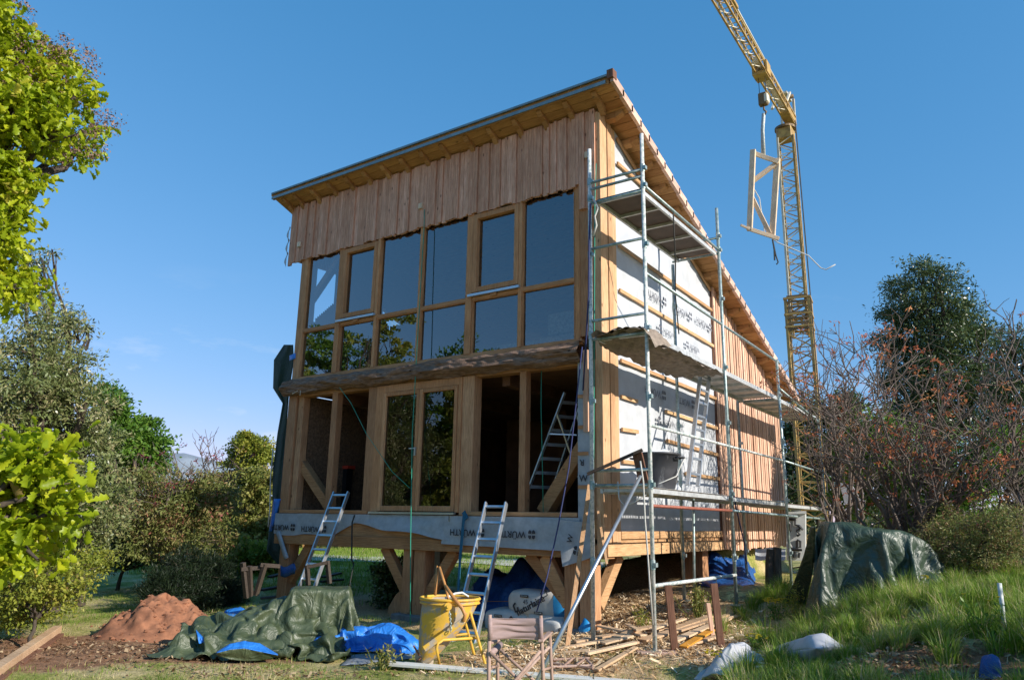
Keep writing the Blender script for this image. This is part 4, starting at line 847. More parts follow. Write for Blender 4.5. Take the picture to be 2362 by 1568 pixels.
# the big tarpaulins are let fall as cloth over boxes and heaps; only the resting sheet stays in the scene
def settle(nx, ny, sx, sy, z0, squeeze, amp, frames, heaps=(), boxes=()):
    tmp = []; ts = bpy.data.scenes.new('settling'); tc2 = ts.collection
    def solid_(me):
        o = bpy.data.objects.new('collider', me); tc2.objects.link(o); o.modifiers.new('c', 'COLLISION'); o.collision.thickness_outer = .012; o.collision.cloth_friction = 12; tmp.append(o)
    solid_(MB().box(-6, 6, -6, 6, -1, 0).mesh('collider'))
    for n_, (x, y, rx, ry, h) in enumerate(heaps):
        bm = bmesh.new(); bmesh.ops.create_icosphere(bm, subdivisions=4, radius=1)
        for q in bm.verts:
            k = 1+.25*noise.noise(q.co*1.9+Vector((n_*3.1, 0, 0))); q.co = Vector((q.co.x*rx*k+x, q.co.y*ry*k+y, q.co.z*h*k))
        me = bpy.data.meshes.new('collider'); bm.to_mesh(me); bm.free(); solid_(me)
    for (x, y, a, b_, h, r) in boxes:
        m_ = MB(); m_.box(-a/2, a/2, -b_/2, b_/2, 0, h); me = m_.mesh('collider'); me.transform(Matrix.Translation((x, y, 0)) @ Matrix.Rotation(r, 4, 'Z')); solid_(me)
    V = [((i/(nx-1)-.5)*sx, (j/(ny-1)-.5)*sy, z0) for j in range(ny) for i in range(nx)]
    F = [(j*nx+i, j*nx+i+1, (j+1)*nx+i+1, (j+1)*nx+i) for j in range(ny-1) for i in range(nx-1)]
    me = bpy.data.meshes.new('cloth'); me.from_pydata(V, [], F); o = bpy.data.objects.new('cloth', me); tc2.objects.link(o); tmp.append(o)
    basis = o.shape_key_add(name='Basis'); rest = o.shape_key_add(name='rest')
    for i, v in enumerate(V):
        n_ = Vector(v); rest.data[i].co = v
        c = Vector((v[0]*squeeze+.05*noise.noise(n_*5+Vector((9, 0, 0))), v[1]*squeeze+.05*noise.noise(n_*5+Vector((0, 7, 0))), z0+amp*(noise.noise(n_*2.6)*1.4+noise.noise(n_*5.5)*.8+.15*noise.noise(n_*13))))
        basis.data[i].co = c; me.vertices[i].co = c
    m_ = o.modifiers.new('cloth', 'CLOTH'); q = m_.settings; q.rest_shape_key = rest
    q.quality = 7; q.mass = .25; q.tension_stiffness = 25; q.compression_stiffness = 25; q.shear_stiffness = 15; q.bending_stiffness = 1.5; q.air_damping = 2
    k = m_.collision_settings; k.collision_quality = 3; k.distance_min = .010; k.use_self_collision = True; k.self_distance_min = .008; k.self_friction = 5
    m_.point_cache.frame_end = frames
    for f in range(1, frames+1): ts.frame_set(f)
    e = o.evaluated_get(ts.view_layers[0].depsgraph); A = np.empty(len(e.data.vertices)*3, np.float32); e.data.vertices.foreach_get('co', A)
    for t_ in tmp: bpy.data.objects.remove(t_)
    bpy.data.scenes.remove(ts); return A.reshape(ny, nx, 3).astype(float)
def cloth(key, name, lab, c, rot, sx, sy, sz, m, cat='tarpaulin', level=None):
    A = RESTING[key]; ny, nx = A.shape[:2]; P_ = A.reshape(-1, 3)*np.array([sx, sy, sz]); c_, s_ = cos(rot), sin(rot)
    X_ = c[0]+P_[:, 0]*c_-P_[:, 1]*s_; Y_ = c[1]+P_[:, 0]*s_+P_[:, 1]*c_; zg_ = terr(X_, Y_); kk_ = np.clip(P_[:, 2]/max(P_[:, 2].max(), .01), 0, 1) if level is not None else 0; V_ = np.column_stack([X_, Y_, P_[:, 2]+zg_*(1-kk_)+(level or 0)*kk_-.005])
    I_ = np.arange(ny*nx).reshape(ny, nx); F_ = np.stack([I_[:-1, :-1], I_[:-1, 1:], I_[1:, 1:], I_[1:, :-1]], -1).reshape(-1, 4)
    o = link(name, np_mesh(name, V_, F_, np.full(len(F_), .5)), m, None, (c[0], c[1], TZ(c[0], c[1])), smooth=True)
    d = o.modifiers.new('sub', 'SUBSURF'); d.levels = d.render_levels = 1; d = o.modifiers.new('s', 'SOLIDIFY'); d.thickness = .004
    return tag(o, lab, cat)
RESTING = {
    'pile': settle(66, 50, 2.75, 1.9, .5, .74, .16, 36, [(-.75, .1, .22, .2, .24), (-.3, .05, .3, .3, .34), (.15, .25, .36, .28, .50), (.55, .1, .3, .25, .26), (-.1, -.3, .3, .15, .16)]),
    'box': settle(50, 46, 2.15, 1.85, .74, .93, .05, 46, boxes=[(0, 0, .74, .5, .62, 0)]),
    'blue': settle(46, 32, 1.5, .95, .28, .74, .12, 32, [(-.2, .1, .2, .16, .24), (.2, .1, .2, .16, .26), (.42, 0, .12, .12, .14)]),
    'right': settle(60, 48, 3.6, 2.9, 1.3, .93, .07, 48, boxes=[(-.1, 0, 1.3, .7, .84, 0), (.55, .1, .5, .6, .66, .2), (-.55, 0, .35, .5, 1.0, .1), (.1, -.2, .4, .5, .9, .6)]),
    'sack': settle(34, 22, .86, .50, .22, .88, .035, 30, [(.03, 0, .30, .085, .15), (-.22, 0, .12, .06, .08)])}
bxp = PD(742, 1350, 10.4); bg_ = TZ(bxp.x, bxp.y); BA = YAW+radians(10)
cloth('box', 'green_tarpaulin', 'dark green tarpaulin draped over a box below the left ladder', bxp, BA, .94, .86, (bxp.z-bg_)/.66, m_tgreen)
# --- crumpled green tarpaulin with blue lining in front of it
def pile(name, lab, front, back, bumps, m, amp=.14, s=2.6, seed=0, nu=150, nv=60, cat='tarpaulin', edge=.08):
    fr_ = [gp(*q) for q in front]; bk = [gp(*q) for q in back]
    bp = [(gp(px, py), r, h) for px, py, r, h in bumps]
    def fn(u, v):
        q = interp(fr_, u).lerp(interp(bk, u), v); x, y = q.x, q.y
        ed = min(1, min(u, 1-u)/edge, v/.10+.0, (1-v)/.12+.15); 
        h = sum(hh*math.exp(-((x-b.x)**2+(y-b.y)**2)/(r*r)) for b, r, hh in bp)
        c1 = crease(x, y, s, seed); c2 = crease(x, y, s*2.3, seed+7)
        h = h*(.62+.62*c1)+amp*(.75*c1+.42*c2)*(.35+min(1, h*3))
        x += .05*N3(x, y, 1, 4, seed); y += .05*N3(x, y, 2, 4, seed)
        return (x, y, TZ(x, y)+.012+h*max(0, ed)**.8)
    mb = MB(); mb.grid(fn, nu, nv); return tag(mb.build(name, m, None, fr_[0], smooth=True), lab, cat)
pcn = G(615, 1500); gt_ = cloth('pile', 'green_tarpaulin', 'big crumpled green tarpaulin with blue lining heaped on the grass', pcn, YAW+.06, 1.12, 1.0, 1.12, m_tgreen); gt = gt_
def fold(pts_top, pts_bot, dist0, dist1, m, par, name, bulge=.06):
    def fn(u, v):
        def I(ks, t):
            t = min(.9999, t)*(len(ks)-1); i = int(t); f = t-i; return (ks[i][0]*(1-f)+ks[i+1][0]*f, ks[i][1]*(1-f)+ks[i+1][1]*f)
        a = I(pts_top, u); b_ = I(pts_bot, u); x = a[0]+(b_[0]-a[0])*v; y = a[1]+(b_[1]-a[1])*v
        return PD(x, y, dist0+(dist1-dist0)*v-bulge*sin(pi*v)+.03*N3(u*5, v*2, 1))
    mb = MB(); mb.grid(fn, 40, 10); o = mb.build(name, m, par, smooth=True, solid=.004); return o
def under(o): o.location = -Vector(o.parent.location); return o
fd = math.hypot(G(570, 1535).x-CP[0], G(570, 1535).y-CP[1])
fold([(499, 1503), (530, 1484), (563, 1477), (600, 1483), (641, 1508)], [(499, 1505), (530, 1497), (563, 1494), (600, 1502), (641, 1510)], fd+.20, fd+.06, m_tblue, gt, 'blue_lining', .0)
fold([(499, 1506), (530, 1498), (563, 1495), (600, 1503), (641, 1511)], [(500, 1510), (530, 1520), (565, 1524), (600, 1523), (640, 1514)], fd+.07, fd+.12, m_tgreen, gt, 'folded_edge', .0)
fold([(452, 1451), (462, 1462), (474, 1474)], [(459, 1484), (466, 1482), (474, 1476)], fd+.55, fd+.45, m_tblue, gt, 'blue_lining', .03)
bcn = G(828, 1499); cloth('blue', 'blue_tarpaulin', 'bright blue tarpaulin crumpled on the grass beside the green one', bcn, YAW-.05, 1.42, 1.15, 1.0, m_tblue)
pile('grey_tarpaulin', 'flat grey tarpaulin end lying beside the blue one', [(790, 1536), (840, 1533), (880, 1528), (950, 1520)], [(800, 1515), (850, 1508), (890, 1498), (960, 1498)], [(895, 1508, .12, .10)], m_tgrey, amp=.05, s=4, seed=8, nu=50, nv=20)
pile('blue_tarpaulin', 'small blue tarpaulin scrap lying near the skip spout', [(893, 1516), (915, 1518), (935, 1512)], [(905, 1498), (925, 1494), (945, 1496)], [(917, 1505, .1, .10)], m_tblue, amp=.06, s=6, seed=12, nu=30, nv=20)
pile('blue_tarpaulin', 'deep blue tarpaulin scrap in the shade behind the green heap', [(515, 1424), (540, 1426), (570, 1424)], [(520, 1408), (545, 1405), (575, 1408)], [(545, 1415, .15, .07)], m_tblue, amp=.08, s=5, seed=15, nu=30, nv=20)
# --- tarpaulin covered pile on the bank
tc_ = PD(2008, 1215, 11.6); tg = TZ(tc_.x, tc_.y)
cloth('right', 'green_tarpaulin', 'shiny dark green tarpaulin covering a pile on the grassy bank', (tc_.x, tc_.y), YAW-radians(12), .80, .74, (1.66-tg)/1.03, m_tgreend, level=tg)
def t3(u, v):
    a = PD(1872, 1222, 10.95).lerp(PD(1850, 1262, 10.9), 0); 
    top_ = PD(1868, 1214, 11.2).lerp(PD(1884, 1214, 11.0), u); bl_ = G(1806, 1388); br_ = G(1850, 1392)
    q = top_.lerp(bl_.lerp(br_, u), v); q.z += -.1*sin(pi*v)*.5+.02*N3(u*3, v*5, 2); return q+Vector((.05*sin(u*6+v*3), 0, 0))
mb = MB(); mb.grid(t3, 14, 30); tag(mb.build('green_tarpaulin', m_tgreend, None, G(1820, 1388), smooth=True, solid=.006), 'dull olive flap of tarpaulin hanging to a point at the left of the covered pile', 'tarpaulin')
# --- concrete skip
sp = G(978, 1534); ds = math.hypot(sp.x-CP[0], sp.y-CP[1]); E1 = Vector((cos(YAW), sin(YAW), 0)); E2 = Vector((-sin(YAW), cos(YAW), 0))
skip = thing('concrete_skip', sp, 'yellow cement stained concrete skip with lever standing on four tube legs', 'concrete skip')
Lr = PD(970, 1382, ds); Rr = PD(1106, 1376, ds); tcn = (Lr+Rr)/2; RX_ = (Rr-Lr).length/2; 
secs = [(0, 0, 1.0, 1.0), (.05, -.0, .98, 1), (.10, -.01, .92, .95), (.25, -.10, .86, .93), (.45, -.26, .72, .85), (.65, -.44, .55, .70), (.80, -.58, .40, .52), (.92, -.70, .28, .34), (1.0, -.80, .20, .26)]
Ht = tcn.z-(sp.z+.03)
def body(u, v):
    t = v*(len(secs)-1); i = min(int(t), len(secs)-2); f = t-i; s_ = [secs[i][k]*(1-f)+secs[i+1][k]*f for k in range(4)]
    a = u*2*pi; q = tcn+E1*(s_[1]*RX_+RX_*s_[2]*cos(a))+E2*(RX_*.82*s_[3]*sin(a)); q.z = tcn.z-Ht*s_[0]; return q
mb = MB(); mb.grid(body, 40, 32); mb.build('bowl', m_skip, skip, smooth=True, solid=.012)
rp = [tcn+E1*(RX_*1.0*cos(a))+E2*(RX_*.84*sin(a)) for a in np.linspace(0, 2*pi, 37)]; MB().tube(rp, .018, 6, caps=False).build('rim', m_yellow, skip, smooth=True)
rp = [q-Vector((0, 0, .045)) for q in rp]; MB().tube(rp, .010, 6, caps=False).build('rim', m_yellow, skip, smooth=True)
def K(px, py, dd=0): return PD(px, py, ds+dd)
def gl(px, py): q = G(px, py); return q
MB().tube([K(1080, 1396, -.15), gl(1119, 1530)], .016, 8).build('leg', m_yellow, skip); MB().tube([K(1066, 1410, .2), gl(1094, 1510)], .016, 8).build('leg', m_yellow, skip)
MB().tube([K(1103, 1470, -.05), K(1060, 1473, -.15), K(1022, 1475, -.25), K(1010, 1483, -.28), K(1007, 1492, -.3), gl(1014, 1536)], .016, 8).build('leg', m_yellow, skip, smooth=True)
MB().tube([K(1036, 1466, .15), K(1078, 1461, .2)], .014, 8).build('stretcher', m_yellow, skip); MB().tube([K(975, 1490, .25), gl(985, 1520)], .016, 8).build('leg', m_yellow, skip)
MB().tube([K(1004, 1372, .05), K(1006, 1340, .1), K(1009, 1304, .15), K(1014, 1308, .12), K(1030, 1360, -.1), K(1034, 1384, -.22)], .016, 8).build('lever', m_orange, skip, smooth=True)
MB().tube([K(1027, 1350, -.18), K(1048, 1380, -.3), K(1066, 1402, -.34), K(1073, 1418, -.34), K(1068, 1432, -.34)], .020, 8).build('lever', m_orange, skip, smooth=True)
MB().bar(K(1070, 1430, -.33), K(978, 1496, -.30), .028, .062, up=(0, 0, 1)).build('lever_arm', m_skip, skip, bevel=.004)
MB().tube([K(1034, 1398, -.24), K(1034, 1398, -.36)], .042, 16).tube([K(1034, 1398, -.36), K(1034, 1398, -.39)], .018, 8).build('pivot', m_yellow, skip)
MB().tube([K(1020+8*1, 1378, -.2)+Vector((0, 0, 0)), K(1050, 1368, .0), K(1066, 1366, .15), K(1082, 1376, .2)], .012, 8).build('handle', m_paintw, skip)
mb = MB()
for i in range(9):
    a = K(1037+.4*i, 1412+5.2*i, -.37); r = .013
    if i % 2: mb.tube([a+Vector((r*cos(q), 0, 1.5*r*sin(q))) for q in np.linspace(0, 2*pi, 9)], .004, 5, caps=False)
    else: mb.tube([a+E2*(r*cos(q))+Vector((0, 0, 1.5*r*sin(q))) for q in np.linspace(0, 2*pi, 9)], .004, 5, caps=False)
mb.build('chain', m_scaf, skip)
MB().bar(K(952, 1536, -.1), K(974, 1512, -.05), .02, .012).bar(K(954, 1488, -.1), K(968, 1512, -.12), .03, .012).build('gate_handle', m_stake, skip)
MB().box(sp.x-.10, sp.x+.05, sp.y-.06, sp.y+.12, sp.z-.02, sp.z+.16).build('spout', m_skip, skip, bevel=.02)
# --- director's chair seen from behind
cdist = 6.5
ch = thing('director_chair', PD(1190, 1568, cdist)*1.0, 'folding wooden director chair with faded canvas back facing the house', 'chair')
def Q(px, py, dd=0): return PD(px, py, cdist+dd)
def toG(a, b_):  # extend the line a-b to the ground
    d = b_-a; t = (a.z-TZ(b_.x, b_.y))/(a.z-b_.z); return a+d*t
def cb(a, b_, nm='leg', r=.015): return MB().tube([a, b_], r, 8).build(nm, m_chairwood, ch, smooth=True)
cb(Q(1130, 1417), toG(Q(1130, 1417), Q(1127, 1568)), 'back_post', .016); cb(Q(1247, 1419, .05), toG(Q(1247, 1419, .05), Q(1253, 1568, .05)), 'back_post', .016)
cb(Q(1147.5, 1476, .45), toG(Q(1147.5, 1476, .45), Q(1148, 1560, .45))); cb(Q(1268, 1460, .5), toG(Q(1268, 1460, .5), Q(1273, 1560, .5)))
MB().bar(Q(1247, 1478, .0), Q(1269, 1458, .52), .045, .02).build('armrest', m_chairwood, ch, bevel=.004); MB().bar(Q(1130, 1482, .0), Q(1148, 1475, .47), .045, .02).build('armrest', m_chairwood, ch, bevel=.004)
cb(Q(1130, 1503, -.02), toG(Q(1130, 1503, -.02), Q(1192, 1563, .02)), 'cross_leg', .013); cb(Q(1247, 1500, .02), toG(Q(1247, 1500, .02), Q(1190, 1566, -.02)), 'cross_leg', .013)
cb(Q(1150, 1494, .42), toG(Q(1150, 1494, .42), Q(1224, 1562, .45)), 'cross_leg', .013); cb(Q(1268, 1490, .45), toG(Q(1268, 1490, .45), Q(1205, 1556, .42)), 'cross_leg', .013)
cb(Q(1130, 1540, 0), Q(1148, 1535, .45), 'stretcher', .011); cb(Q(1251, 1545, .03), Q(1272, 1538, .5), 'stretcher', .011)
MB().tube([Q(1128, 1509, .05), Q(1154, 1486, .35)], .028, 10).build('rolled_seat', m_fabric, ch, smooth=True)
def canvas(u, v):
    q = Q(1131.5+114*u, 1425+51*v+3.0*sin(pi*u)*(.5-v)*1.2, .0+.05*u); q += E2*(.035*sin(pi*u)+.006*sin(v*21+3*N3(u, v, 2, 2))*(.3+sin(pi*u))); q.z += .003*sin(v*19); return q
mb = MB(); mb.grid(canvas, 30, 40); o = mb.build('canvas_back', m_fabric, ch, smooth=True, solid=.003)
for px in (1130, 1247): MB().tube([Q(px, 1425, .05*(px > 1200)), Q(px+(.5 if px < 1200 else 1), 1476, .05*(px > 1200))], .020, 8).build('canvas_sleeve', m_fabric, ch, smooth=True)
# --- collapsed wooden chair frame lying on the ground
fc = thing('folded_chair_frame', G(1320, 1548), 'pale wooden chair frame lying flat on the grass behind the director chair', 'chair frame')
for a, b_ in (((1276, 1532), (1360, 1528)), ((1276, 1549), (1365, 1546)), ((1300, 1548), (1320, 1530)), ((1330, 1545), (1352, 1528)), ((1270, 1540), (1368, 1552)), ((1352, 1530), (1368, 1548))): MB().tube([gp(*a, .05), gp(*b_, .05)], .014, 6).build('bar', m_chairwood, fc)
# --- white plank and reddish beam
def plank(a, b_, wd, th, m, lab, cat='plank', group=None, name='plank', up=(0, 0, 1)):
    return tag(MB().bar(a, b_, wd, th, up=up).build(name, m, None, a, bevel=.003), lab, cat, group)
a = gp(888, 1540, .05); b_ = gp(1500, 1590, .05)
tag(MB().bar(a, b_, .15, .03).build('plank', m_paintw, None, a, bevel=.003), 'long whitish plank lying across the grass in the foreground', 'plank')
tag(MB().bar(gp(130, 1464, .07), gp(-60, 1600, .07), .11, .10).bar(gp(134, 1468, .03), gp(-52, 1605, .03), .13, .03, mi=1).build('beam', [m_lumber, m_redp if 0 else m_stake], None, G(130, 1464), bevel=.004), 'pale squared beam lying on the bare earth at the left edge', 'beam')
# --- offcut heap
offs = [((1382, 1461), (1485, 1489), .06, .10), ((1288, 1503), (1446, 1482), .05, .03), ((1353, 1518), (1466, 1500), .05, .05), ((1375, 1553), (1466, 1505), .045, .03), ((1446, 1474), (1534, 1463), .09, .10), ((1390, 1500), (1456, 1491), .09, .08),
        ((1468, 1470), (1540, 1461), .09, .06), ((1511, 1480), (1692, 1427), .05, .04), ((1560, 1458), (1705, 1430), .05, .06), ((1553, 1488), (1680, 1438), .08, .05), ((1325, 1492), (1440, 1476), .05, .06), ((1400, 1508), (1470, 1494), .06, .03), ((1447, 1465), (1475, 1489), .05, .14), ((1340, 1484), (1470, 1470), .06, .05), ((1480, 1486), (1560, 1470), .10, .05), ((1420, 1494), (1470, 1480), .08, .12), ((1540, 1470), (1640, 1440), .08, .08), ((1300, 1508), (1360, 1512), .04, .02), ((1583, 1494), (1662, 1478), .06, .03), ((1505, 1474), (1580, 1452), .05, .12)]
glab = {0: 'thick plank end pointing up left in the offcut heap', 3: 'lowest pale plank sloping towards the camera below the offcut heap', 7: 'longest pale batten running up right behind the brown stakes', 2: 'short pale plank sticking out left over a dark shadow under the heap', 1: 'thin long batten at the left end of the offcut heap'}
for i, (p0, p1, wd, z_) in enumerate(offs):
    plank(gp(*p0, z_), gp(*p1, z_+rnd(0, .05)), wd*1.5, rnd(.018, .03), m_lumber, glab.get(i, 'pale timber offcut lying in the heap around the scaffold foot'), 'offcut', 'timber offcuts heaped round the scaffold foot', 'timber_offcut')
tag(MB().bar(gp(1576, 1502, .05), gp(1642, 1475, .12), .10, .02).build('timber_offcut', plain('orange_board', (.75, .32, .03), .7), None, G(1576, 1502)), 'orange board lying between the brown stakes', 'board')
tag(MB().box(-.0, .0, 0, 0, 0, 0).build('x', m_lumber), 'x', 'x') if 0 else None
q = Vector((XO, YA, TZ(XO, YA))); tag(MB().bar(q+E1*-.22+Vector((0, 0, -.02)), q+E1*.25+Vector((0, 0, -.01)), .22, .07).build('sole_board', m_chairwood, None, q, bevel=.005), 'thick wooden block under the outer front scaffold pole', 'block')
# loose shavings, straw and bark on the ground: nobody could count it
Nn = 9000; pts = []
for (px, py, sx, sy, n) in ((1230, 1510, 80, 18, 1500), (1420, 1480, 130, 34, 3000), (1500, 1420, 110, 45, 3600), (1640, 1470, 90, 50, 2400), (1250, 1545, 180, 20, 700), (1660, 1530, 60, 25, 500)):
    c_ = G(px, py)
    for i in range(n):
        a, b2 = random.gauss(0, 1), random.gauss(0, 1); d = math.hypot(c_.x-CP[0], c_.y-CP[1]); k = d/FP
        x = c_.x+E1.x*a*sx*k*.7+E2.x*b2*sy*k*3.2; y = c_.y+E1.y*a*sx*k*.7+E2.y*b2*sy*k*3.2; pts.append((x, y))
pts = np.array(pts); n = len(pts); z = terr(pts[:, 0], pts[:, 1])+.012+RNG.random(n)*.03
ang = RNG.random(n)*2*pi; ln = RNG.gamma(1.8, .016, n)+.010; wd = RNG.random(n)**2*.009+.0022; pit = RNG.normal(0, .35, n)
dx = np.stack([np.cos(ang)*np.cos(pit), np.sin(ang)*np.cos(pit), np.sin(pit)], 1)*ln[:, None]; dy = np.stack([-np.sin(ang), np.cos(ang), RNG.normal(0, .5, n)], 1)*wd[:, None]
c0 = np.stack([pts[:, 0], pts[:, 1], z], 1); V = np.stack([c0-dx-dy, c0+dx-dy, c0+dx+dy, c0-dx+dy], 1).reshape(-1, 3); F = np.arange(4*n).reshape(-1, 4)
m_shav = leafmat('wood_shavings', [(0, (.28, .16, .08)), (.35, (.50, .33, .17)), (.7, (.74, .55, .33)), (1, (.88, .74, .54))], .1, .8)
tag(link('wood_shavings', np_mesh('wood_shavings', V, F, RNG.random(n)), m_shav), kind='stuff')
lp = []
for (px, py, sx, sy, n) in ((2150, 1540, 200, 30, 900), (1950, 1545, 100, 20, 400), (2090, 1440, 80, 18, 300), (110, 1500, 150, 25, 500), (350, 1505, 160, 25, 700), (600, 1555, 300, 14, 500)):
    c_ = G(px, py); d = math.hypot(c_.x-CP[0], c_.y-CP[1])/FP
    a, b2 = RNG.normal(0, .6, n), RNG.normal(0, 1, n); lp.append(np.column_stack([c_.x+E1.x*a*sx*d+E2.x*b2*sy*d*3, c_.y+E1.y*a*sx*d+E2.y*b2*sy*d*3]))
lp = np.concatenate(lp); n = len(lp); z = terr(lp[:, 0], lp[:, 1])+.015+.02*RNG.random(n); ang = RNG.random(n)*2*pi; ln = .008+.022*RNG.random(n)**2; wd = .004+.010*RNG.random(n)
dx = np.stack([np.cos(ang), np.sin(ang), RNG.normal(0, .4, n)], 1)*ln[:, None]; dy = np.stack([-np.sin(ang), np.cos(ang), RNG.normal(0, .5, n)], 1)*wd[:, None]; c0 = np.column_stack([lp, z])
tag(link('leaf_litter', np_mesh('leaf_litter', np.stack([c0-dx-dy, c0+dx-dy, c0+dx+dy, c0-dx+dy], 1).reshape(-1, 3), np.arange(4*n).reshape(-1, 4), RNG.random(n)), leafmat('dry_leaf', [(0, (.10, .055, .03)), (.5, (.28, .17, .09)), (1, (.44, .33, .20))], .1, .8)), kind='stuff')
# larger bark slabs in the litter before the bags
for i, (px, py) in enumerate([(1190, 1496), (1160, 1506), (1215, 1512), (1180, 1522), (1240, 1498), (1225, 1528), (1150, 1520), (1265, 1508), (1130, 1528)]):
    a = gp(px, py, .03); b_ = gp(px+rnd(18, 36), py+rnd(-4, 4), .04)
    tag(MB().bar(a, b_, .05, .015).build('bark_slab', m_lumber, None, a, bevel=.004), 'pale wood slab lying in the shavings under the director chair', 'wood slab', 'wood slabs in the shavings')
# --- stakes, rail posts
def stake(top_, bot, wd, m, lab): 
    b_ = gp(*bot, -.03); d = math.hypot(b_.x-CP[0], b_.y-CP[1]); t = PD(top_[0], top_[1], d)
    tag(MB().bar(b_, t, wd, .05, up=E2).build('stake', m, None, b_, bevel=.004), lab, 'stake')
stake((1541, 1349), (1557, 1502), .085, m_stake, 'brown wooden stake touching the left end of the low white scaffold rail')
stake((1646, 1345), (1664, 1494), .085, m_stake, 'brown wooden stake standing right of the low white scaffold rail')
stake((1633, 1390), (1646, 1478), .05, m_slat, 'short orange stake beside the right brown stake')
a = P(1477, 1098, 'y', -.88); b_ = gp(1226, 1596); tag(MB().tube([a, b_], .022, 10).build('prop_pole', m_alu, None, b_, smooth=True), 'shiny metal pole slanting from the scaffold down to the grass', 'pole')
a = P(1360, 1118, 'y', -.45); b_ = gp(1308, 1497); tag(MB().bar(b_, a, .055, .03, up=E2).build('batten', m_corner, None, b_), 'long light batten leaning steeply on the right front corner', 'batten')
a = P(1378, 1170, 'y', -.35); b_ = P(1400, 1300, 'y', -.5); tag(MB().bar(b_, a, .03, .02, up=E2).build('batten', m_corner, None, b_), 'thin short batten leaning by the corner post', 'batten')
# --- insulation bags under the floor
def bag(px0, py0, px1, py1, yp, th, lab, m, name='insulation_bag', seed=0, txt=None, blue=False):
    A_ = P(px0, py1, 'y', yp); B_ = P(px1, py1, 'y', yp); T_ = P((px0+px1)/2, py0, 'y', yp); c = (A_+B_)/2; hx = (B_-A_).length/2; hz = (T_.z-A_.z)/2; c.z = A_.z+hz
    t_ = thing(name, (c.x, yp+th/2, A_.z), lab, 'bag', 'insulation bags under the floor')
    def fn(u, v):
        a = u*2*pi; b2 = (v-.5)*pi; ca, sa = cos(a), sin(a); cb_, sb = cos(b2), sin(b2); e = .55
        f = lambda q: abs(q)**e*(1 if q > 0 else -1)
        x = hx*f(sb); y = th/2*f(ca)*f(cb_); z_ = hz*f(sa)*f(cb_)
        k = 1+.06*N3(x*3, y*3, z_*3, 1.4, seed)+.03*N3(x, y, z_, 9, seed); return (c.x+x*k, yp+th/2+y*k, c.z+z_*k)
    mb = MB(); mb.grid(fn, 36, 30); 
    o = mb.build('sack', m, t_, smooth=True)
    if blue:
        mb = MB(); mb.grid(lambda u, v: tuple(np.array(fn(u, .64+.36*v))*1.0+np.array([.006, 0, 0])+(np.array(fn(u, .64+.36*v))-np.array([c.x, yp+th/2, c.z]))*.03), 36, 8); mb.build('blue_wrap', m_bagblue, t_, smooth=True)
    return t_, c, yp
t_, c, yp = bag(1162, 1361, 1300, 1418, .25, .4, 'upper white insulation bag with black print and a blue wrapped end', m_bag, seed=1, blue=True)
d1 = Vector((.86, 0, .45)); u1 = Vector((-.45, 0, .86)); yy = yp-.006
text('naturlaine', .135, (c.x-.04, yy-.005, c.z-.02), d1, u1, m_ink, t_, bold=.012, ext=.004); 
mb = MB(); o_ = Vector((c.x-.30, yy-.004, c.z-.13)); 
for a, b_ in (((0, 0), (0, .10)), ((0, .10), (.05, .12)), ((0, 0), (.05, 0)), ((.05, 0), (.06, .05))): mb.bar(o_+d1*a[0]+u1*a[1], o_+d1*b_[0]+u1*b_[1], .012, .022)
o_ = Vector((c.x+.17, yy-.004, c.z+.10))
for a, b_ in (((0, 0), (0, .07)), ((0, .07), (.05, .11)), ((.05, .11), (.10, .07)), ((.10, .07), (.10, 0)), ((.10, 0), (0, 0))): mb.bar(o_+d1*a[0]+u1*a[1], o_+d1*b_[0]+u1*b_[1], .01, .012)
mb.build('emblem', m_ink, t_)
text('45', .09, (c.x-.13, yy-.004, c.z+.02), (1, 0, .1), (-.1, 0, 1), m_ink, t_, bold=0)
def pill(x, z_, par, yy): 
    MB().box(x-.075, x+.075, yy-.012, yy-.004, z_-.018, z_+.018).build('label', m_black, par, bevel=.006); text('ISOLATION', .022, (x, yy-.0135, z_), (1, 0, 0), (0, 0, 1), m_paintw, par)
pill(c.x-.15, c.z+.105, t_, yy); pill(c.x+.10, c.z-.115, t_, yy)
t_, c, yp = bag(1108, 1404, 1212, 1466, .22, .45, 'lower left white insulation bag with a black label', m_bag, seed=4); pill(c.x-.08, c.z+.11, t_, yp-.01)
mb = MB(); o_ = Vector((c.x+.12, yp-.012, c.z+.07)); mb.bar(o_, o_+Vector((.04, 0, .05)), .012, .02).bar(o_+Vector((.04, 0, .05)), o_+Vector((.09, 0, .0)), .012, .02); mb.build('emblem', m_ink, t_)
t_, c, yp = bag(1206, 1410, 1300, 1468, .24, .45, 'lower right white insulation bag beside the support post', m_bag, seed=6)
mb = MB(); o_ = Vector((c.x+.12, yp-.012, c.z+.05)); mb.bar(o_, o_+Vector((.04, 0, .05)), .012, .02).bar(o_+Vector((.04, 0, .05)), o_+Vector((.07, 0, .0)), .012, .02); mb.build('emblem', m_ink, t_)
bag(1246, 1428, 1293, 1466, -.05, .25, 'small cream bag in the sun before the lower insulation bags', m_bag, seed=9)
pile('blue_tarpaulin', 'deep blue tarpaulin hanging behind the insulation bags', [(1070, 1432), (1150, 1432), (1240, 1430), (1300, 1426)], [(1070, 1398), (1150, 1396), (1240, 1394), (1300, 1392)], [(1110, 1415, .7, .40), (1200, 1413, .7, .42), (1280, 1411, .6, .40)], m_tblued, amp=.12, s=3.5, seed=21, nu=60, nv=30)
tag(MB().tube([G(1345, 1462), G(1345, 1462)+Vector((.02, 0, .05)), G(1345, 1462)+Vector((.05, .02, .14)), G(1345, 1462)+Vector((.02, .02, .21))], [.06, .09, .07, .02], 12).build('blue_bag', m_bagblue, None, G(1345, 1462), smooth=True), 'small bright blue bag behind the foot of the right support posts', 'bag')
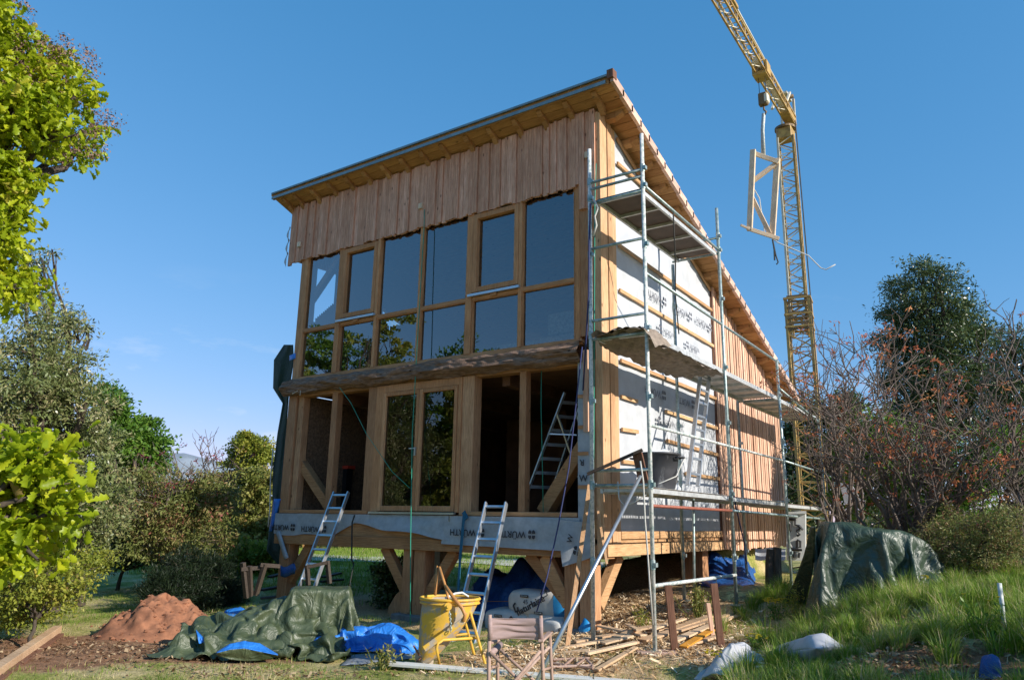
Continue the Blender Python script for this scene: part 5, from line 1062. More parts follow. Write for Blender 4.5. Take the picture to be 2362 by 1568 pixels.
tag(MB().box(-.72, -.15, -.06, .3, TZ(-.4, 0)-.1, TZ(-.4, 0)+.06).build('foundation_block', m_stone, None, (-.4, .1, 0), bevel=.02), 'grey concrete block under the right support posts', 'block')
tag(MB().box(-3.85, -3.15, -.1, .4, TZ(-3.5, 0)-.1, TZ(-3.5, 0)+.1).build('foundation_block', m_stone, None, (-3.5, .1, 0), bevel=.02), 'grey stone block under the middle support posts', 'block')
tag(MB().poly([P(885, 1480, 'y', .45), P(925, 1480, 'y', .45), P(925, 1360, 'y', .5), P(912, 1372, 'y', .5), P(896, 1400, 'y', .5)], (0, .03, 0)).build('board', m_beam_z, None, P(900, 1480, 'y', .45)), 'brown board leaning behind the left side of the middle support posts', 'board')
# --- things at the left corner
tr_ = thing('trestle', PD(580, 1376, 13.2), 'dark wooden trestle standing on the grass left of the house', 'trestle')
def T(px, py, dd=0): return PD(px, py, 13.2+dd)
for a, b_ in (((560, 1297), (569, 1378)), ((575, 1305), (578, 1374)), ((612, 1300), (590, 1372)), ((556, 1312), (620, 1307)), ((600, 1302), (645, 1305))): MB().bar(T(*a), T(*b_, .1), .07, .06).build('bar', m_darkwood, tr_)
tr2 = thing('trestle', PD(735, 1345, 12.5), 'weathered trestle seen behind the left ladder under the floor', 'trestle')
for a, b_ in (((708, 1303), (711, 1349)), ((755, 1293), (760, 1345)), ((706, 1308), (757, 1296))): MB().bar(PD(*a, 12.5), PD(*b_, 12.5), .06, .05).build('bar', m_darkwood, tr2)
for i, (a, b_, z_) in enumerate((((740, 1352), (790, 1350), .1), ((745, 1350), (782, 1343), .18), ((600, 1386), (660, 1378), .2), ((600, 1392), (665, 1390), .1), ((618, 1372), (660, 1364), .35))):
    plank(gp(*a, z_), gp(*b_, z_+.03), .14, .04, m_darkwood, ['dark plank lying on the grass under the floor', 'upper dark plank on the pair under the floor', 'upper dark plank stacked at the left support post', 'lower dark plank stacked at the left support post', 'thin dark plank on top of the stack at the left support post'][i])
# --- things under and behind the sunny side
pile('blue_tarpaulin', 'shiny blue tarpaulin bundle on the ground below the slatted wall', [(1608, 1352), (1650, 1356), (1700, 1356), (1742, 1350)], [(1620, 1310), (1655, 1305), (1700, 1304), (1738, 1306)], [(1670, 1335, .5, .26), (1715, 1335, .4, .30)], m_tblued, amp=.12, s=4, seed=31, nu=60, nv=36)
pile('green_net', 'green netting and sheets lying on the ground below the blue bundle', [(1640, 1385), (1700, 1390), (1780, 1388), (1800, 1380)], [(1660, 1356), (1700, 1354), (1750, 1352), (1795, 1356)], [(1700, 1372, .5, .08)], m_tgreend, amp=.12, s=4, seed=35, nu=60, nv=30, cat='netting')
wb = thing('white_board', PD(1836, 1290, 16.0), 'white board with black painted marks standing behind the rear house corner', 'board')
def Wb(px, py): return PD(px, py, 16.0)
mb = MB(); mb.poly([Wb(1814, 1292), Wb(1858, 1292), Wb(1858, 1184), Wb(1814, 1184)], (0, .05, 0)); mb.build('panel', m_paintw, wb)
def Wf(px, py): return PD(px, py, 15.97)
mb = MB()
for s_ in ([(1816, 1200), (1822, 1208), (1823, 1222), (1818, 1232)], [(1820, 1197), (1836, 1198)], [(1834, 1198), (1834, 1210), (1844, 1212), (1852, 1222)], [(1840, 1212), (1846, 1218), (1838, 1224), (1845, 1232), (1838, 1236)], [(1838, 1244), (1846, 1248), (1846, 1262), (1838, 1262), (1838, 1246)], [(1820, 1252), (1826, 1262)], [(1818, 1266), (1850, 1268)], [(1826, 1272), (1824, 1288)], [(1834, 1272), (1832, 1286)], [(1844, 1274), (1842, 1286)]):
    mb.tube([Wf(*q) for q in s_], .022, 4)
mb.build('painted_marks', m_black, wb)
MB().bar(Wb(1813, 1183), Wb(1860, 1181), .12, .05).build('top_edge', m_paintw, wb)
mb = MB(); mb.grid(lambda u, v: PD(1742+70*u, 1264+26*v+2*sin(u*9), 15.2-.3*v), 16, 6); tag(mb.build('white_sheet', m_membrane, None, PD(1775, 1290, 15.1), solid=.01), 'white sheet lying low beyond the slatted wall', 'sheet')
for i, (px, t0) in enumerate(((1776, 1266), (1791, 1262))):
    b_ = PD(px, 1340, 13.6); b_.z = TZ(b_.x, b_.y)-.05; tag(MB().tube([b_, PD(px, 1300, 13.6), PD(px+2, t0, 13.6)], [.09, .08, .07], 8).build('tree_stump', m_bark, None, b_), ['thinner', 'thicker'][i]+' dark cut stump standing below the end of the slats', 'stump')
pl_ = PD(1940, 1130, 17); mb = MB(); mb.poly([PD(1936, 1112, 17), PD(1966, 1120, 17), PD(1990, 1160, 17), PD(1948, 1160, 17)], (0, .05, 0)); tag(mb.build('canvas_sheet', m_sack, None, pl_), 'pale sheet leaning behind the bare red tipped bush', 'sheet')
# --- white sacks in the foreground on the right
def sack(c0, c1, r0, r1, lab, seed):
    a = Vector(c0); b_ = Vector(c1); d = (b_-a); sd_ = d.normalized().cross(Vector((0, 0, 1))).normalized()
    def fn(u, v):
        q = a.lerp(b_, v); ang_ = u*2*pi; r = r0+(r1-r0)*min(1, v*1.3); fl = 1.0*(1-.99*max(0, (v-.84)/.16)**1.2)*min(1, .12+v*3.2)
        w = min(1, v*5+.25)*(1+.10*max(0, (v-.7)/.3)); f = 1+.30*(crease(u*2.4, v*2.6, 1.5, seed)-.35)+.14*N3(cos(ang_), sin(ang_), v*3, 1.3, seed)
        return q+sd_*(r*1.15*cos(ang_)*w*(.7+.3*f))+Vector((0, 0, 1))*(r*fl*sin(ang_)*f+r*.6)
    mb = MB(); mb.grid(fn, 56, 50); return tag(mb.build('sack', m_sack, None, a, smooth=True, solid=.003), lab, 'sack')
sack(gp(1775, 1528, .02), gp(1924, 1524, .03), .07, .125, 'larger grey white plastic sack lying in the grass on the right', 3)
scn = G(1685, 1552); cloth('sack', 'sack', 'smaller crumpled white sack lying in the grass by the yellow flowers', (scn.x, scn.y), YAW+.7, 1.2, 1.1, 1.5, m_sack, 'sack')
q = gp(2318, 1470, -.1); dq = math.hypot(q.x-CP[0], q.y-CP[1]); tag(MB().tube([q, PD(2312, 1400, dq), PD(2305, 1344, dq)], .017, 8).build('metal_stake', m_scafw, None, q, smooth=True), 'mottled grey metal stake standing in the tall grass at the right', 'stake')
pile('blue_bag', 'dull blue plastic bag half hidden in the grass at the bottom right', [(2262, 1566), (2285, 1568), (2306, 1562)], [(2268, 1548), (2285, 1545), (2302, 1546)], [(2284, 1556, .1, .10)], m_tblued, amp=.05, s=7, seed=41, nu=24, nv=16, cat='bag')
# inside: red tray, dark opening
tag(MB().box(0, .22, 0, .12, 0, .05).build('red_tray', m_redp, None), 'x', 'tray') if 0 else None
a = P(772, 1081, 'y', 1.2); b_ = P(803, 1073, 'y', 1.2); tag(MB().box(a.x, b_.x, 1.2, 1.4, a.z, b_.z).box(a.x+.05, b_.x-.05, 1.22, 1.38, a.z-.9, a.z-.01, mi=1).build('red_tool_tray', [m_redp, m_black], None, (a.x, 1.2, 1.66)), 'red tray on a dark stand inside the left front opening', 'tray')
a = P(780, 1028, 'y', 3.2); b_ = P(806, 985, 'y', 3.2)
# ================================================================== trees, shrubs, grass
def leaf_template(kind):
    if kind == 'oak':   # lobed outline, slightly cupped
        ys = np.linspace(0, 1, 9); ws = np.array([.04, .16, .10, .27, .17, .36, .22, .26, .02])
        L_ = np.stack([-ws, ys, .45*ws], 1); Rr_ = np.stack([ws, ys, .45*ws], 1); mid = np.stack([0*ys, ys, -.16*ys**2], 1)
        V = np.concatenate([L_, mid, Rr_]); n = 9
        F = [(i, n+i, n+i+1, i+1) for i in range(n-1)]+[(n+i, 2*n+i, 2*n+i+1, n+i+1) for i in range(n-1)]
        return V, np.array(F)
    if kind == 'fold': return np.array([[0, 0, 0], [-.28, .5, .10], [0, 1, 0], [.28, .5, .10]]), np.array([[0, 1, 2, 3]])
    if kind == 'slim': return np.array([[0, 0, 0], [-.16, .45, .05], [0, 1, 0], [.16, .45, .05]]), np.array([[0, 1, 2, 3]])
    if kind == 'needle': return np.array([[0, 0, 0], [-.06, .5, .02], [0, 1, 0], [.06, .5, .02]]), np.array([[0, 1, 2, 3]])
def leaf_mesh(name, C_, size, kind, up=.5, tone=None, out=None, droop=0.0, tonec=None):
    n = len(C_); TV, TF = leaf_template(kind); d = RNG.normal(0, 1, (n, 3))
    if out is not None: d = d*.8+out*1.1
    d[:, 2] -= droop; d /= np.linalg.norm(d, axis=1)[:, None]+1e-9
    nn = RNG.normal(0, 1, (n, 3)); nn[:, 2] += up*2.2; x = np.cross(d, nn); x /= np.linalg.norm(x, axis=1)[:, None]+1e-9; z = np.cross(x, d)
    s = size*(.65+.7*RNG.random(n))
    V = C_[:, None, :]+s[:, None, None]*(TV[None, :, 0:1]*x[:, None, :]+TV[None, :, 1:2]*d[:, None, :]+TV[None, :, 2:3]*z[:, None, :])
    F = (TF[None]+(np.arange(n)*len(TV))[:, None, None]).reshape(-1, TF.shape[1])
    t = RNG.random(n) if tone is None else tone
    return np_mesh(name, V.reshape(-1, 3), F, np.repeat(t, len(TF)))
def blob_points(blobs, n, clump=.16, ncl=40, shell=.75):
    """leaf positions in twig-sized clumps spread through several lobes, denser to the outside"""
    vol = np.array([b[1]**2 for b in blobs]); pick = RNG.choice(len(blobs), size=int(ncl*len(blobs)), p=vol/vol.sum())
    cc = np.array([list(b[0]) for b in blobs])[pick]; rr = np.array([b[1] for b in blobs])[pick]
    d = RNG.normal(0, 1, (len(pick), 3)); d /= np.linalg.norm(d, axis=1)[:, None]; rad = (RNG.random(len(pick))**(1-shell))*RNG.uniform(.75, 1.08, len(pick))
    cl_ = cc+d*(rr*rad)[:, None]*np.array([1, 1, .92]); k = RNG.integers(0, len(cl_), n)
    sz = clump*(.5+1.0*RNG.random(len(cl_)))
    P_ = cl_[k]+np.clip(RNG.normal(0, 1, (n, 3)), -1.6, 1.6)*(sz[k]*.55)[:, None]*np.array([1, 1, .6]); ct = RNG.random(len(cl_))
    return P_, d[k], np.clip(.55*ct[k]+.45*RNG.random(n), 0, 1), cl_
def limb(mb, a, b_, r0, r1, seed, n=6, wob=.06):
    a = Vector(a); b_ = Vector(b_); L_ = (b_-a).length; pts = []
    for i in range(n+1):
        t = i/n; q = a.lerp(b_, t); q += Vector((N3(t*2, seed, 0, 1.3), N3(t*2, seed, 5, 1.3), .6*N3(t*2, seed, 9, 1.3)))*L_*wob*2*sin(pi*t)**.7; pts.append(q)
    mb.tube(pts, [r0+(r1-r0)*(i/n) for i in range(n+1)], 6, .5, caps=False); return pts
def tree(name, lab, cat, base, blobs, n, size, kind, m, clump=.18, ncl=40, trunk=.12, barkm=None, group=None, up=.5, droop=.1, twigs=1.0, shell=.72, fork=None):
    base = Vector(base); root = thing(name, base, lab, cat, group)
    Pn, out, tn, cl_ = blob_points(blobs, n, clump, ncl, shell)
    link('foliage', leaf_mesh('foliage', Pn, size, kind, up, tn, out*.6, droop), m, root)
    mb = MB(); cen = sum((Vector(b[0]) for b in blobs), Vector())/len(blobs); sd_ = rnd(0, 99)
    fk = Vector(fork) if fork else base.lerp(cen, .45)
    limb(mb, base-Vector((0, 0, .1)), fk, trunk, trunk*.7, sd_, 7, .05)
    for i, b in enumerate(blobs):
        c = Vector(b[0]); limb(mb, fk, c, trunk*.55, trunk*.16, sd_+i, 6, .08)
    cl2_ = [Vector(q) for q in cl_[RNG.permutation(len(cl_))[:int(min(len(cl_), 90*twigs))]]]
    for i, q in enumerate(cl2_):
        j = min(range(len(blobs)), key=lambda j: (Vector(blobs[j][0])-q).length); c = Vector(blobs[j][0]); limb(mb, c.lerp(fk, .15), q, trunk*.13+.004, .003, sd_+i*3, 4, .08)
    mb.build('trunk', barkm or m_bark, root, smooth=True); return root
def B(px, py, rp, dist, k=1.0): return (PD(px, py, dist), rp*dist/FP*k)
m_loak = leafmat('young_oak_leaf', [(0, (.15, .22, .01)), (.45, (.34, .43, .015)), (.82, (.52, .55, .025)), (.94, (.50, .42, .07)), (1, (.34, .22, .13))], .45, .4)
m_lholm = leafmat('holm_oak_leaf', [(0, (.08, .11, .03)), (.5, (.18, .22, .075)), (.8, (.28, .27, .12)), (1, (.40, .33, .20))], .15, .35, .45)
m_lholmd = leafmat('dark_holm_oak_leaf', [(0, (.035, .065, .022)), (.6, (.08, .125, .04)), (.9, (.15, .18, .065)), (1, (.24, .23, .12))], .15, .32, .5)
m_lgreen = leafmat('broad_green_leaf', [(0, (.05, .12, .015)), (.6, (.12, .24, .03)), (1, (.23, .33, .05))], .35, .45)
m_lyel = leafmat('yellow_green_leaf', [(0, (.12, .16, .02)), (.5, (.26, .30, .04)), (.85, (.42, .40, .07)), (1, (.46, .28, .12))], .35, .45)
m_lred = leafmat('reddish_leaf', [(0, (.11, .15, .03)), (.5, (.22, .24, .07)), (.8, (.32, .22, .10)), (.93, (.36, .12, .09)), (1, (.40, .08, .09))], .3, .5)
m_lflame = leafmat('flame_red_leaf', [(0, (.28, .09, .05)), (.6, (.55, .17, .08)), (1, (.62, .30, .11))], .4, .5)
m_lcrim = leafmat('crimson_leaf', [(0, (.16, .04, .05)), (1, (.30, .06, .07))], .3, .5)
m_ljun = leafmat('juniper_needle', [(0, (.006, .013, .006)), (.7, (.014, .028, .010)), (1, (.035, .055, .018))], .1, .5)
m_lolive = leafmat('olive_brown_leaf', [(0, (.10, .13, .025)), (.5, (.21, .23, .05)), (.85, (.33, .29, .09)), (1, (.40, .22, .10))], .25, .45)
# near oak, crown reaching in from the left
b8 = [(30, 40, 55), (75, 120, 60), (165, 150, 62), (120, 210, 70), (205, 215, 52), (60, 260, 85), (170, 290, 62), (238, 285, 36), (195, 345, 40), (120, 335, 60), (20, 350, 80), (85, 410, 50), (30, 470, 62), (48, 560, 46), (18, 640, 52), (55, 672, 46), (-60, 200, 140), (-70, 450, 130), (10, 545, 40), (-60, 20, 120)]
bl = [B(px-22, py, r*.80, 8+.5*math.sin(px*.05+py*.03)) for px, py, r in b8]
gb = PD(-260, 1400, 8.6); gb.z = TZ(gb.x, gb.y)
tree('oak_tree', 'bright young leaved oak whose crown fills the upper left corner', 'tree', gb, bl, 8800, .084, 'oak', m_loak, clump=.155, ncl=17, trunk=.13, up=.5, droop=.35, twigs=4, fork=PD(-150, 560, 8.4))
# brown young flower heads on its upper side
oak = bpy.data.objects['oak_tree']; Pn, out, tn, _ = blob_points([B(px, py-8, r*.86, 8) for px, py, r in b8[:10]], 5200, .09, 26, .9)
link('seed_heads', leaf_mesh('seed_heads', Pn, .028, 'fold', .2), leafmat('brown_seed_head', [(0, (.16, .09, .07)), (1, (.34, .22, .17))], .1, .8), oak)
# lower near oak branch with big leaves
b4 = [(70, 1060, 62), (140, 1050, 48), (185, 1035, 26), (40, 1130, 75), (130, 1120, 58), (185, 1115, 30), (150, 1180, 50), (60, 1200, 62), (190, 1185, 26), (110, 1250, 44), (40, 1270, 52), (135, 1290, 24), (-50, 1130, 110), (-40, 1260, 80)]
gb = PD(-330, 1560, 4.6); gb.z = TZ(gb.x, gb.y)
tree('oak_sapling', 'sunlit oak branch with large yellow green leaves at the left edge', 'tree', gb, [B(px-48, py, r*.78, 4.5+.2*math.sin(px*.07+py*.05)) for px, py, r in b4], 2500, .078, 'oak', m_loak, clump=.13, ncl=12, trunk=.04, up=.9, droop=.3, twigs=3, fork=PD(-60, 1200, 4.5))
# holm oak behind
bh = [(60, 840, 80), (130, 770, 52), (60, 740, 60), (165, 850, 56), (200, 930, 50), (110, 930, 90), (30, 960, 90), (225, 1000, 48), (180, 1040, 70), (250, 1080, 48), (110, 1090, 90), (235, 1150, 60), (170, 1190, 70), (60, 1210, 80), (262, 1210, 34), (-40, 900, 120), (-40, 1100, 130), (215, 1255, 40)]
gb = PD(120, 1360, 15); gb.z = 0.1
tree('holm_oak', 'grey green holm oak with brownish young leaves behind the left oak branch', 'tree', gb, [B(px, py, r*.9, 14.5+.8*math.sin(px*.03+py*.02)) for px, py, r in bh], 54000, .08, 'slim', m_lholm, clump=.26, ncl=40, trunk=.2, up=.4)
# its bare-ish top twigs
bt = [(98, 600, 24), (120, 575, 12), (80, 625, 22), (60, 600, 20), (185, 745, 16), (150, 720, 22), (205, 765, 9), (110, 690, 25)]
tree('holm_oak', 'sparse twiggy top of a second holm oak rising between the oak leaves', 'tree', gb+Vector((-.6, .8, 0)), [B(px, py, r, 15) for px, py, r in bt], 1500, .075, 'slim', m_lholm, clump=.16, ncl=10, trunk=.09, barkm=m_bark)
gb = PD(70, 1440, 11); gb.z = TZ(gb.x, gb.y)
tree('yellow_green_shrub', 'low yellow green shrub below the holm oak at the left', 'shrub', gb, [B(*q, 11+.3*i) for i, q in enumerate([(20, 1340, 62), (85, 1325, 58), (140, 1345, 48), (60, 1390, 55), (15, 1400, 50), (190, 1310, 36), (232, 1292, 24), (120, 1385, 36), (175, 1352, 30), (-40, 1360, 70)])], 15000, .05, 'fold', m_lyel, clump=.14, ncl=40, trunk=.03, up=.6)
gb = PD(295, 1300, 25); gb.z = 0
tree('green_oak', 'fresh green round topped oak in the middle distance on the left', 'tree', gb, [B(*q, 25+.4*i) for i, q in enumerate([(250, 925, 34), (262, 965, 36), (300, 1010, 50), (335, 1005, 36), (360, 1025, 22), (300, 1060, 55), (345, 1070, 36), (240, 1000, 40), (270, 1110, 50)])], 22000, .13, 'fold', m_lgreen, clump=.34, ncl=34, trunk=.2)
for i, (lab, bs, dist, mm, n_) in enumerate((
    ('reddish twiggy sumac shrub with pale bare branches left of centre', [(330, 1130, 48), (385, 1128, 56), (440, 1130, 50), (490, 1135, 46), (350, 1180, 60), (420, 1170, 70), (490, 1165, 60), (300, 1190, 40), (400, 1225, 60), (470, 1240, 60), (350, 1240, 50)], 16, m_lred, 24000),
    ('yellow green tree standing right beside the left wall of the house', [(560, 1025, 30), (585, 1040, 40), (600, 1075, 42), (548, 1075, 34), (575, 1010, 16)], 34, m_lyel, 15000),
    ('olive brown shrub between the sumac shrub and the house', [(540, 1130, 50), (590, 1120, 50), (560, 1190, 60), (600, 1195, 50), (520, 1230, 50), (580, 1255, 50), (610, 1150, 30), (620, 1230, 34)], 28, m_lolive, 26000),
    ('yellow green low bush in the sun behind the dark trestle', [(560, 1290, 34), (600, 1300, 38), (530, 1270, 30), (620, 1280, 30), (585, 1318, 26)], 20, m_lyel, 9000),
    ('dark evergreen understorey shrub below the sumac at the left', [(290, 1260, 45), (340, 1270, 40), (250, 1285, 24), (270, 1230, 40), (380, 1285, 40), (320, 1225, 40)], 18, m_lholmd, 12000))):
    q = bs[len(bs)//2]; gb = PD(q[0], 1330, dist); gb.z = 0.05
    tree('shrub' if i not in (1,) else 'yellow_green_tree', lab, 'shrub' if i != 1 else 'tree', gb, [B(px, py, r, dist+.25*math.sin(px)) for px, py, r in bs], n_, .075 if i in (0, 4) else .12, 'slim' if i in (0, 4) else 'fold', mm, clump=.24, ncl=26, trunk=.05, barkm=m_barkpale if i == 0 else None, twigs=2.6 if i == 0 else 1)
gb = PD(455, 1392, 14.8); gb.z = TZ(gb.x, gb.y)
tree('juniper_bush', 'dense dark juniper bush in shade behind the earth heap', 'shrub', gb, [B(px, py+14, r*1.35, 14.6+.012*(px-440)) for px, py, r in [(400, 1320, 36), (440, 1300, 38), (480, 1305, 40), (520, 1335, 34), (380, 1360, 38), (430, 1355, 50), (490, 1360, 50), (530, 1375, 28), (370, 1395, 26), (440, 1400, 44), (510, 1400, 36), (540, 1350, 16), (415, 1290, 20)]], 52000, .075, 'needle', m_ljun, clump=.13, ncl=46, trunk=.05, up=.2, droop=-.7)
gb = PD(905, 1400, 14.6); gb.z = TZ(gb.x, gb.y)
tree('holly_bush', 'dark holly seen under the floor left of the middle posts', 'shrub', gb, [B(*q, 14.6) for q in [(885, 1320, 22), (915, 1310, 28), (900, 1350, 26), (930, 1345, 30), (925, 1385, 30), (895, 1385, 22)]], 5000, .07, 'fold', m_lholmd, clump=.16, ncl=26, trunk=.04)
# right side
gb = PD(2165, 1220, 24); gb.z = .2
tree('holm_oak', 'tall dark holm oak rising behind the red tipped bush on the right', 'tree', gb, [B(px, py, r*.9, 24+.5*math.sin(px*.04)) for px, py, r in [(2130, 625, 36), (2165, 640, 34), (2085, 668, 40), (2130, 690, 55), (2190, 690, 44), (2230, 735, 48), (2270, 770, 34), (2060, 730, 34), (2110, 760, 60), (2180, 770, 62), (2250, 820, 50), (2040, 790, 30), (2090, 830, 60), (2170, 850, 70), (2260, 890, 55), (2120, 920, 70), (2220, 960, 70), (2060, 900, 40), (2150, 1010, 70), (2050, 980, 44)]], 52000, .11, 'slim', m_lholmd, clump=.36, ncl=32, trunk=.2, up=.4)
gb = PD(2080, 1220, 19); gb.z = .2
tree('evergreen_shrub', 'glossy dark green shrub behind the covered pile', 'shrub', gb, [B(px, py, r, 18.5+.3*math.sin(px)) for px, py, r in [(1960, 1010, 42), (2010, 985, 40), (2060, 1030, 55), (1990, 1070, 55), (2050, 1110, 60), (2110, 1090, 60), (2000, 1140, 50), (2100, 1160, 60), (2170, 1120, 60), (2180, 1180, 50), (1950, 1150, 36), (2240, 1090, 60), (2290, 1050, 60), (2250, 1160, 50)]], 26000, .085, 'fold', m_lgreen, clump=.24, ncl=30, trunk=.06, up=.5)
gb = PD(2230, 1340, 12.3); gb.z = TZ(gb.x, gb.y)
tree('olive_shrub', 'low olive brown shrub right of the covered pile', 'shrub', gb, [B(px, py+10, r*.95, 12.2+.35*math.sin(px)) for px, py, r in [(2160, 1215, 34), (2200, 1190, 40), (2190, 1250, 44), (2240, 1230, 46), (2230, 1290, 36), (2285, 1270, 40), (2280, 1215, 40), (2180, 1300, 30), (2330, 1250, 36), (2335, 1190, 40)]], 13000, .042, 'slim', m_lred, clump=.17, ncl=26, trunk=.03)
gb = PD(2360, 1200, 20); gb.z = .2
tree('dark_tree', 'dark evergreen at the right edge behind the red tipped bush', 'tree', gb, [B(px, py, r, 20) for px, py, r in [(2335, 780, 30), (2365, 800, 50), (2330, 860, 46), (2370, 900, 60), (2330, 950, 50), (2370, 1010, 60), (2325, 1040, 50), (2370, 1100, 60)]], 18000, .09, 'slim', m_lholmd, clump=.26, ncl=30, trunk=.15)
gb = PD(1880, 1250, 36); gb.z = 0
tree('dark_tree', 'dark evergreen behind the lower part of the crane mast', 'tree', gb, [B(px, py, r, 36) for px, py, r in [(1830, 1000, 40), (1870, 960, 36), (1850, 1050, 50), (1900, 1040, 46), (1830, 1110, 50), (1900, 1120, 50), (1930, 960, 34), (1960, 930, 30), (1860, 1170, 46), (1930, 1060, 46), (1960, 1010, 40)]], 24000, .17, 'fold', m_lholmd, clump=.5, ncl=30, trunk=.2)
m_twig = plain('grey_brown_twig', (.17, .13, .105), .9, 0, .4, 14, .3)
# red tipped bare bushes: forked twigs with a tuft of young leaves at the tips
def bare_bush(lab, base, tips, seed, n_sub=7, th=.05, dist=12, leaves=None):
    root = thing('red_tipped_bush', base, lab, 'shrub'); mb = MB(); TP = []; rs = random.Random(seed)
    base = Vector(base)
    for i, (px, py, dd) in enumerate(tips):
        tgt = PD(px, py, dist+dd); mid_ = base.lerp(tgt, rs.uniform(.35, .5))+Vector((rs.uniform(-.3, .3), rs.uniform(-.3, .3), rs.uniform(-.1, .25)))
        a = limb(mb, base+Vector((rs.uniform(-.1, .1), rs.uniform(-.1, .1), -.05)), mid_, th*rs.uniform(.6, 1), th*.45, seed+i, 5, .1); b2 = limb(mb, mid_, tgt, th*.42, .006, seed+i+50, 7, .12)
        pts_ = a[2:]+b2
        for j in range(n_sub):
            s_ = pts_[rs.randrange(2, len(pts_)-1)]; e = s_+Vector((rs.gauss(0, .38), rs.gauss(0, .38), rs.uniform(.1, .8)))
            c = limb(mb, s_, e, .011, .004, seed+i*9+j, 4, .14)
            for k in range(4):
                s2 = c[rs.randrange(1, len(c))]; e2 = s2+Vector((rs.gauss(0, .17), rs.gauss(0, .17), rs.uniform(.04, .36))); limb(mb, s2, e2, .0065, .003, seed+i+j+k, 3, .1); TP.append(e2)
            TP.append(e)
        TP.append(tgt)
    mb.build('branches', m_twig, root, smooth=True)
    if 1:
        T_ = np.array([list(q) for q in TP if rs.random() < .17]); k = np.repeat(np.arange(len(T_)), 9); P_ = T_[k]+RNG.normal(0, .035, (len(k), 3))*np.array([1, 1, .5])
        lt_ = link('leaf_tufts', leaf_mesh('leaf_tufts', P_, .068, 'slim', .3, np.clip(RNG.random(len(T_))[k]*.8+.2*RNG.random(len(k)), 0, 1), None, .2), leaves or m_lflame, root); tag(lt_, kind='stuff')
    return root
rs = random.Random(5)
tips = [(1935, 742, 0), (1985, 775, .5), (2080, 745, 0), (2105, 760, .4), (1900, 830, -.5), (1865, 800, 0), (1880, 900, -.6), (1840, 880, -.8), (2010, 770, .8), (2040, 800, -.4), (2140, 790, -.5), (2170, 830, .6), (2195, 870, 0), (1960, 850, -.9), (2010, 880, -1), (2075, 880, -.9), (2120, 850, 1), (2230, 900, -.4), (2265, 930, .3), (2290, 850, .2), (1990, 960, -1), (2080, 960, -1.1), (2160, 960, -1), (2240, 1010, -.9), (2300, 980, -.5), (1920, 960, -1), (2330, 900, 0), (2340, 1040, -.4), (2200, 1060, -1), (2310, 1110, -.8), (1870, 960, -1), (1900, 1010, -1.2)]
gb = PD(2120, 1290, 13.2); gb.z = TZ(gb.x, gb.y)
bare_bush('large bare bush with flame red leaf tufts in front of the holm oak', gb, tips[6:], 3, dist=13, n_sub=8)
gb = PD(1935, 1290, 14.8); gb.z = TZ(gb.x, gb.y)
bare_bush('slender bare bush with red leaf tufts before the crane mast', gb, tips[:6]+[(1905, 760, 0), (1960, 740, 0), (1840, 810, 0), (1855, 760, .2), (1925, 800, .3), (1890, 860, 0), (1830, 940, -.6), (1955, 900, .2), (1990, 830, .2)], 40, dist=14.5, n_sub=7, th=.045)
gb = PD(2365, 1300, 13); gb.z = TZ(gb.x, gb.y)
bare_bush('bare bush with red leaf tufts leaning in from the right edge', gb, [(2345, 690, 0), (2310, 790, .3), (2360, 760, 0), (2290, 900, -.3), (2330, 960, -.5), (2280, 1080, -.6), (2350, 1100, -.3), (2300, 1010, 0)], 70, dist=13.4, n_sub=9, th=.05)
gb = PD(430, 1290, 16.5); gb.z = .05
bare_bush('pale bare branches with dark red tips standing in the reddish shrub', gb, [(470, 1010, 0), (400, 1040, .2), (500, 1030, 0), (350, 1090, 0), (320, 1140, -.3), (440, 1090, -.6), (520, 1080, 0), (300, 1170, 0), (390, 1130, -.6), (545, 1050, 0)], 90, dist=16, n_sub=7, th=.04, leaves=m_lcrim)
# small plants by the scaffold, flowers
def tuft(lab, px, py, h, n, m, cat='plant', name='weed', spread=.12, size=.05, kind='slim', group=None, flowers=0):
    q = G(px, py); root = thing(name, q, lab, cat, group); mb = MB(); L_ = []
    for i in range(n):
        a = rnd(0, 2*pi); r = rnd(0, spread); e = q+Vector((r*1.7*cos(a), r*1.7*sin(a), h*rnd(.6, 1))); s_ = q+Vector((r*.5*cos(a), r*.5*sin(a), 0)); pp = limb(mb, s_, e, .005, .002, i, 4, .08)
        for k in range(16): t = rnd(.2, 1); w_ = s_.lerp(e, t); L_.append((w_.x+rnd(-.03, .03), w_.y+rnd(-.03, .03), w_.z))
    mb.build('stems', m_lgreen if cat != 'weed' else m_lolive, root); link('leaves', leaf_mesh('leaves', np.array(L_), size, kind, .3), m, root)
    if flowers:
        mb = MB(); few = flowers < 10
        for i in range(flowers):
            a = rnd(0, 2*pi); r = spread*1.6*sqrt(rnd(0, 1)); c = q+Vector((r*cos(a), r*sin(a), h*rnd(.88, 1.12)))
            mb.tube([c, c+Vector((0, 0, .012))], [.004, .018], 6)
            if few: mb.build('flower', m_flow, root); mb = MB()
        if not few: tag(mb.build('flowers', m_flow, root), kind='stuff')
m_flow = plain('yellow_petal', (.80, .62, .02), .6, 0, .2, 20, 0)
for px, py, h, f, lab in ((1790, 1430, .26, 60, 'clump of yellow flowers on the slope below the olive tarpaulin flap'), (2118, 1372, .22, 60, 'clump of yellow flowers in front of the covered pile'), (1664, 1555, .20, 40, 'clump of yellow flowers beside the small white sack'), (1748, 1500, .16, 12, 'few yellow flowers on the slope left of the larger sack'), (2280, 1475, .3, 3, 'lone yellow blooms in the long grass near the metal stake')):
    tuft(lab, px, py, h, 9, m_lgreen, 'flowers', 'yellow_flowers', .10, .045, 'slim', 'yellow flowers on the bank', f)
tuft('bushy olive weed growing under the low white scaffold rail', 1610, 1430, .55, 26, m_lolive, 'weed', 'weed', .22, .06)
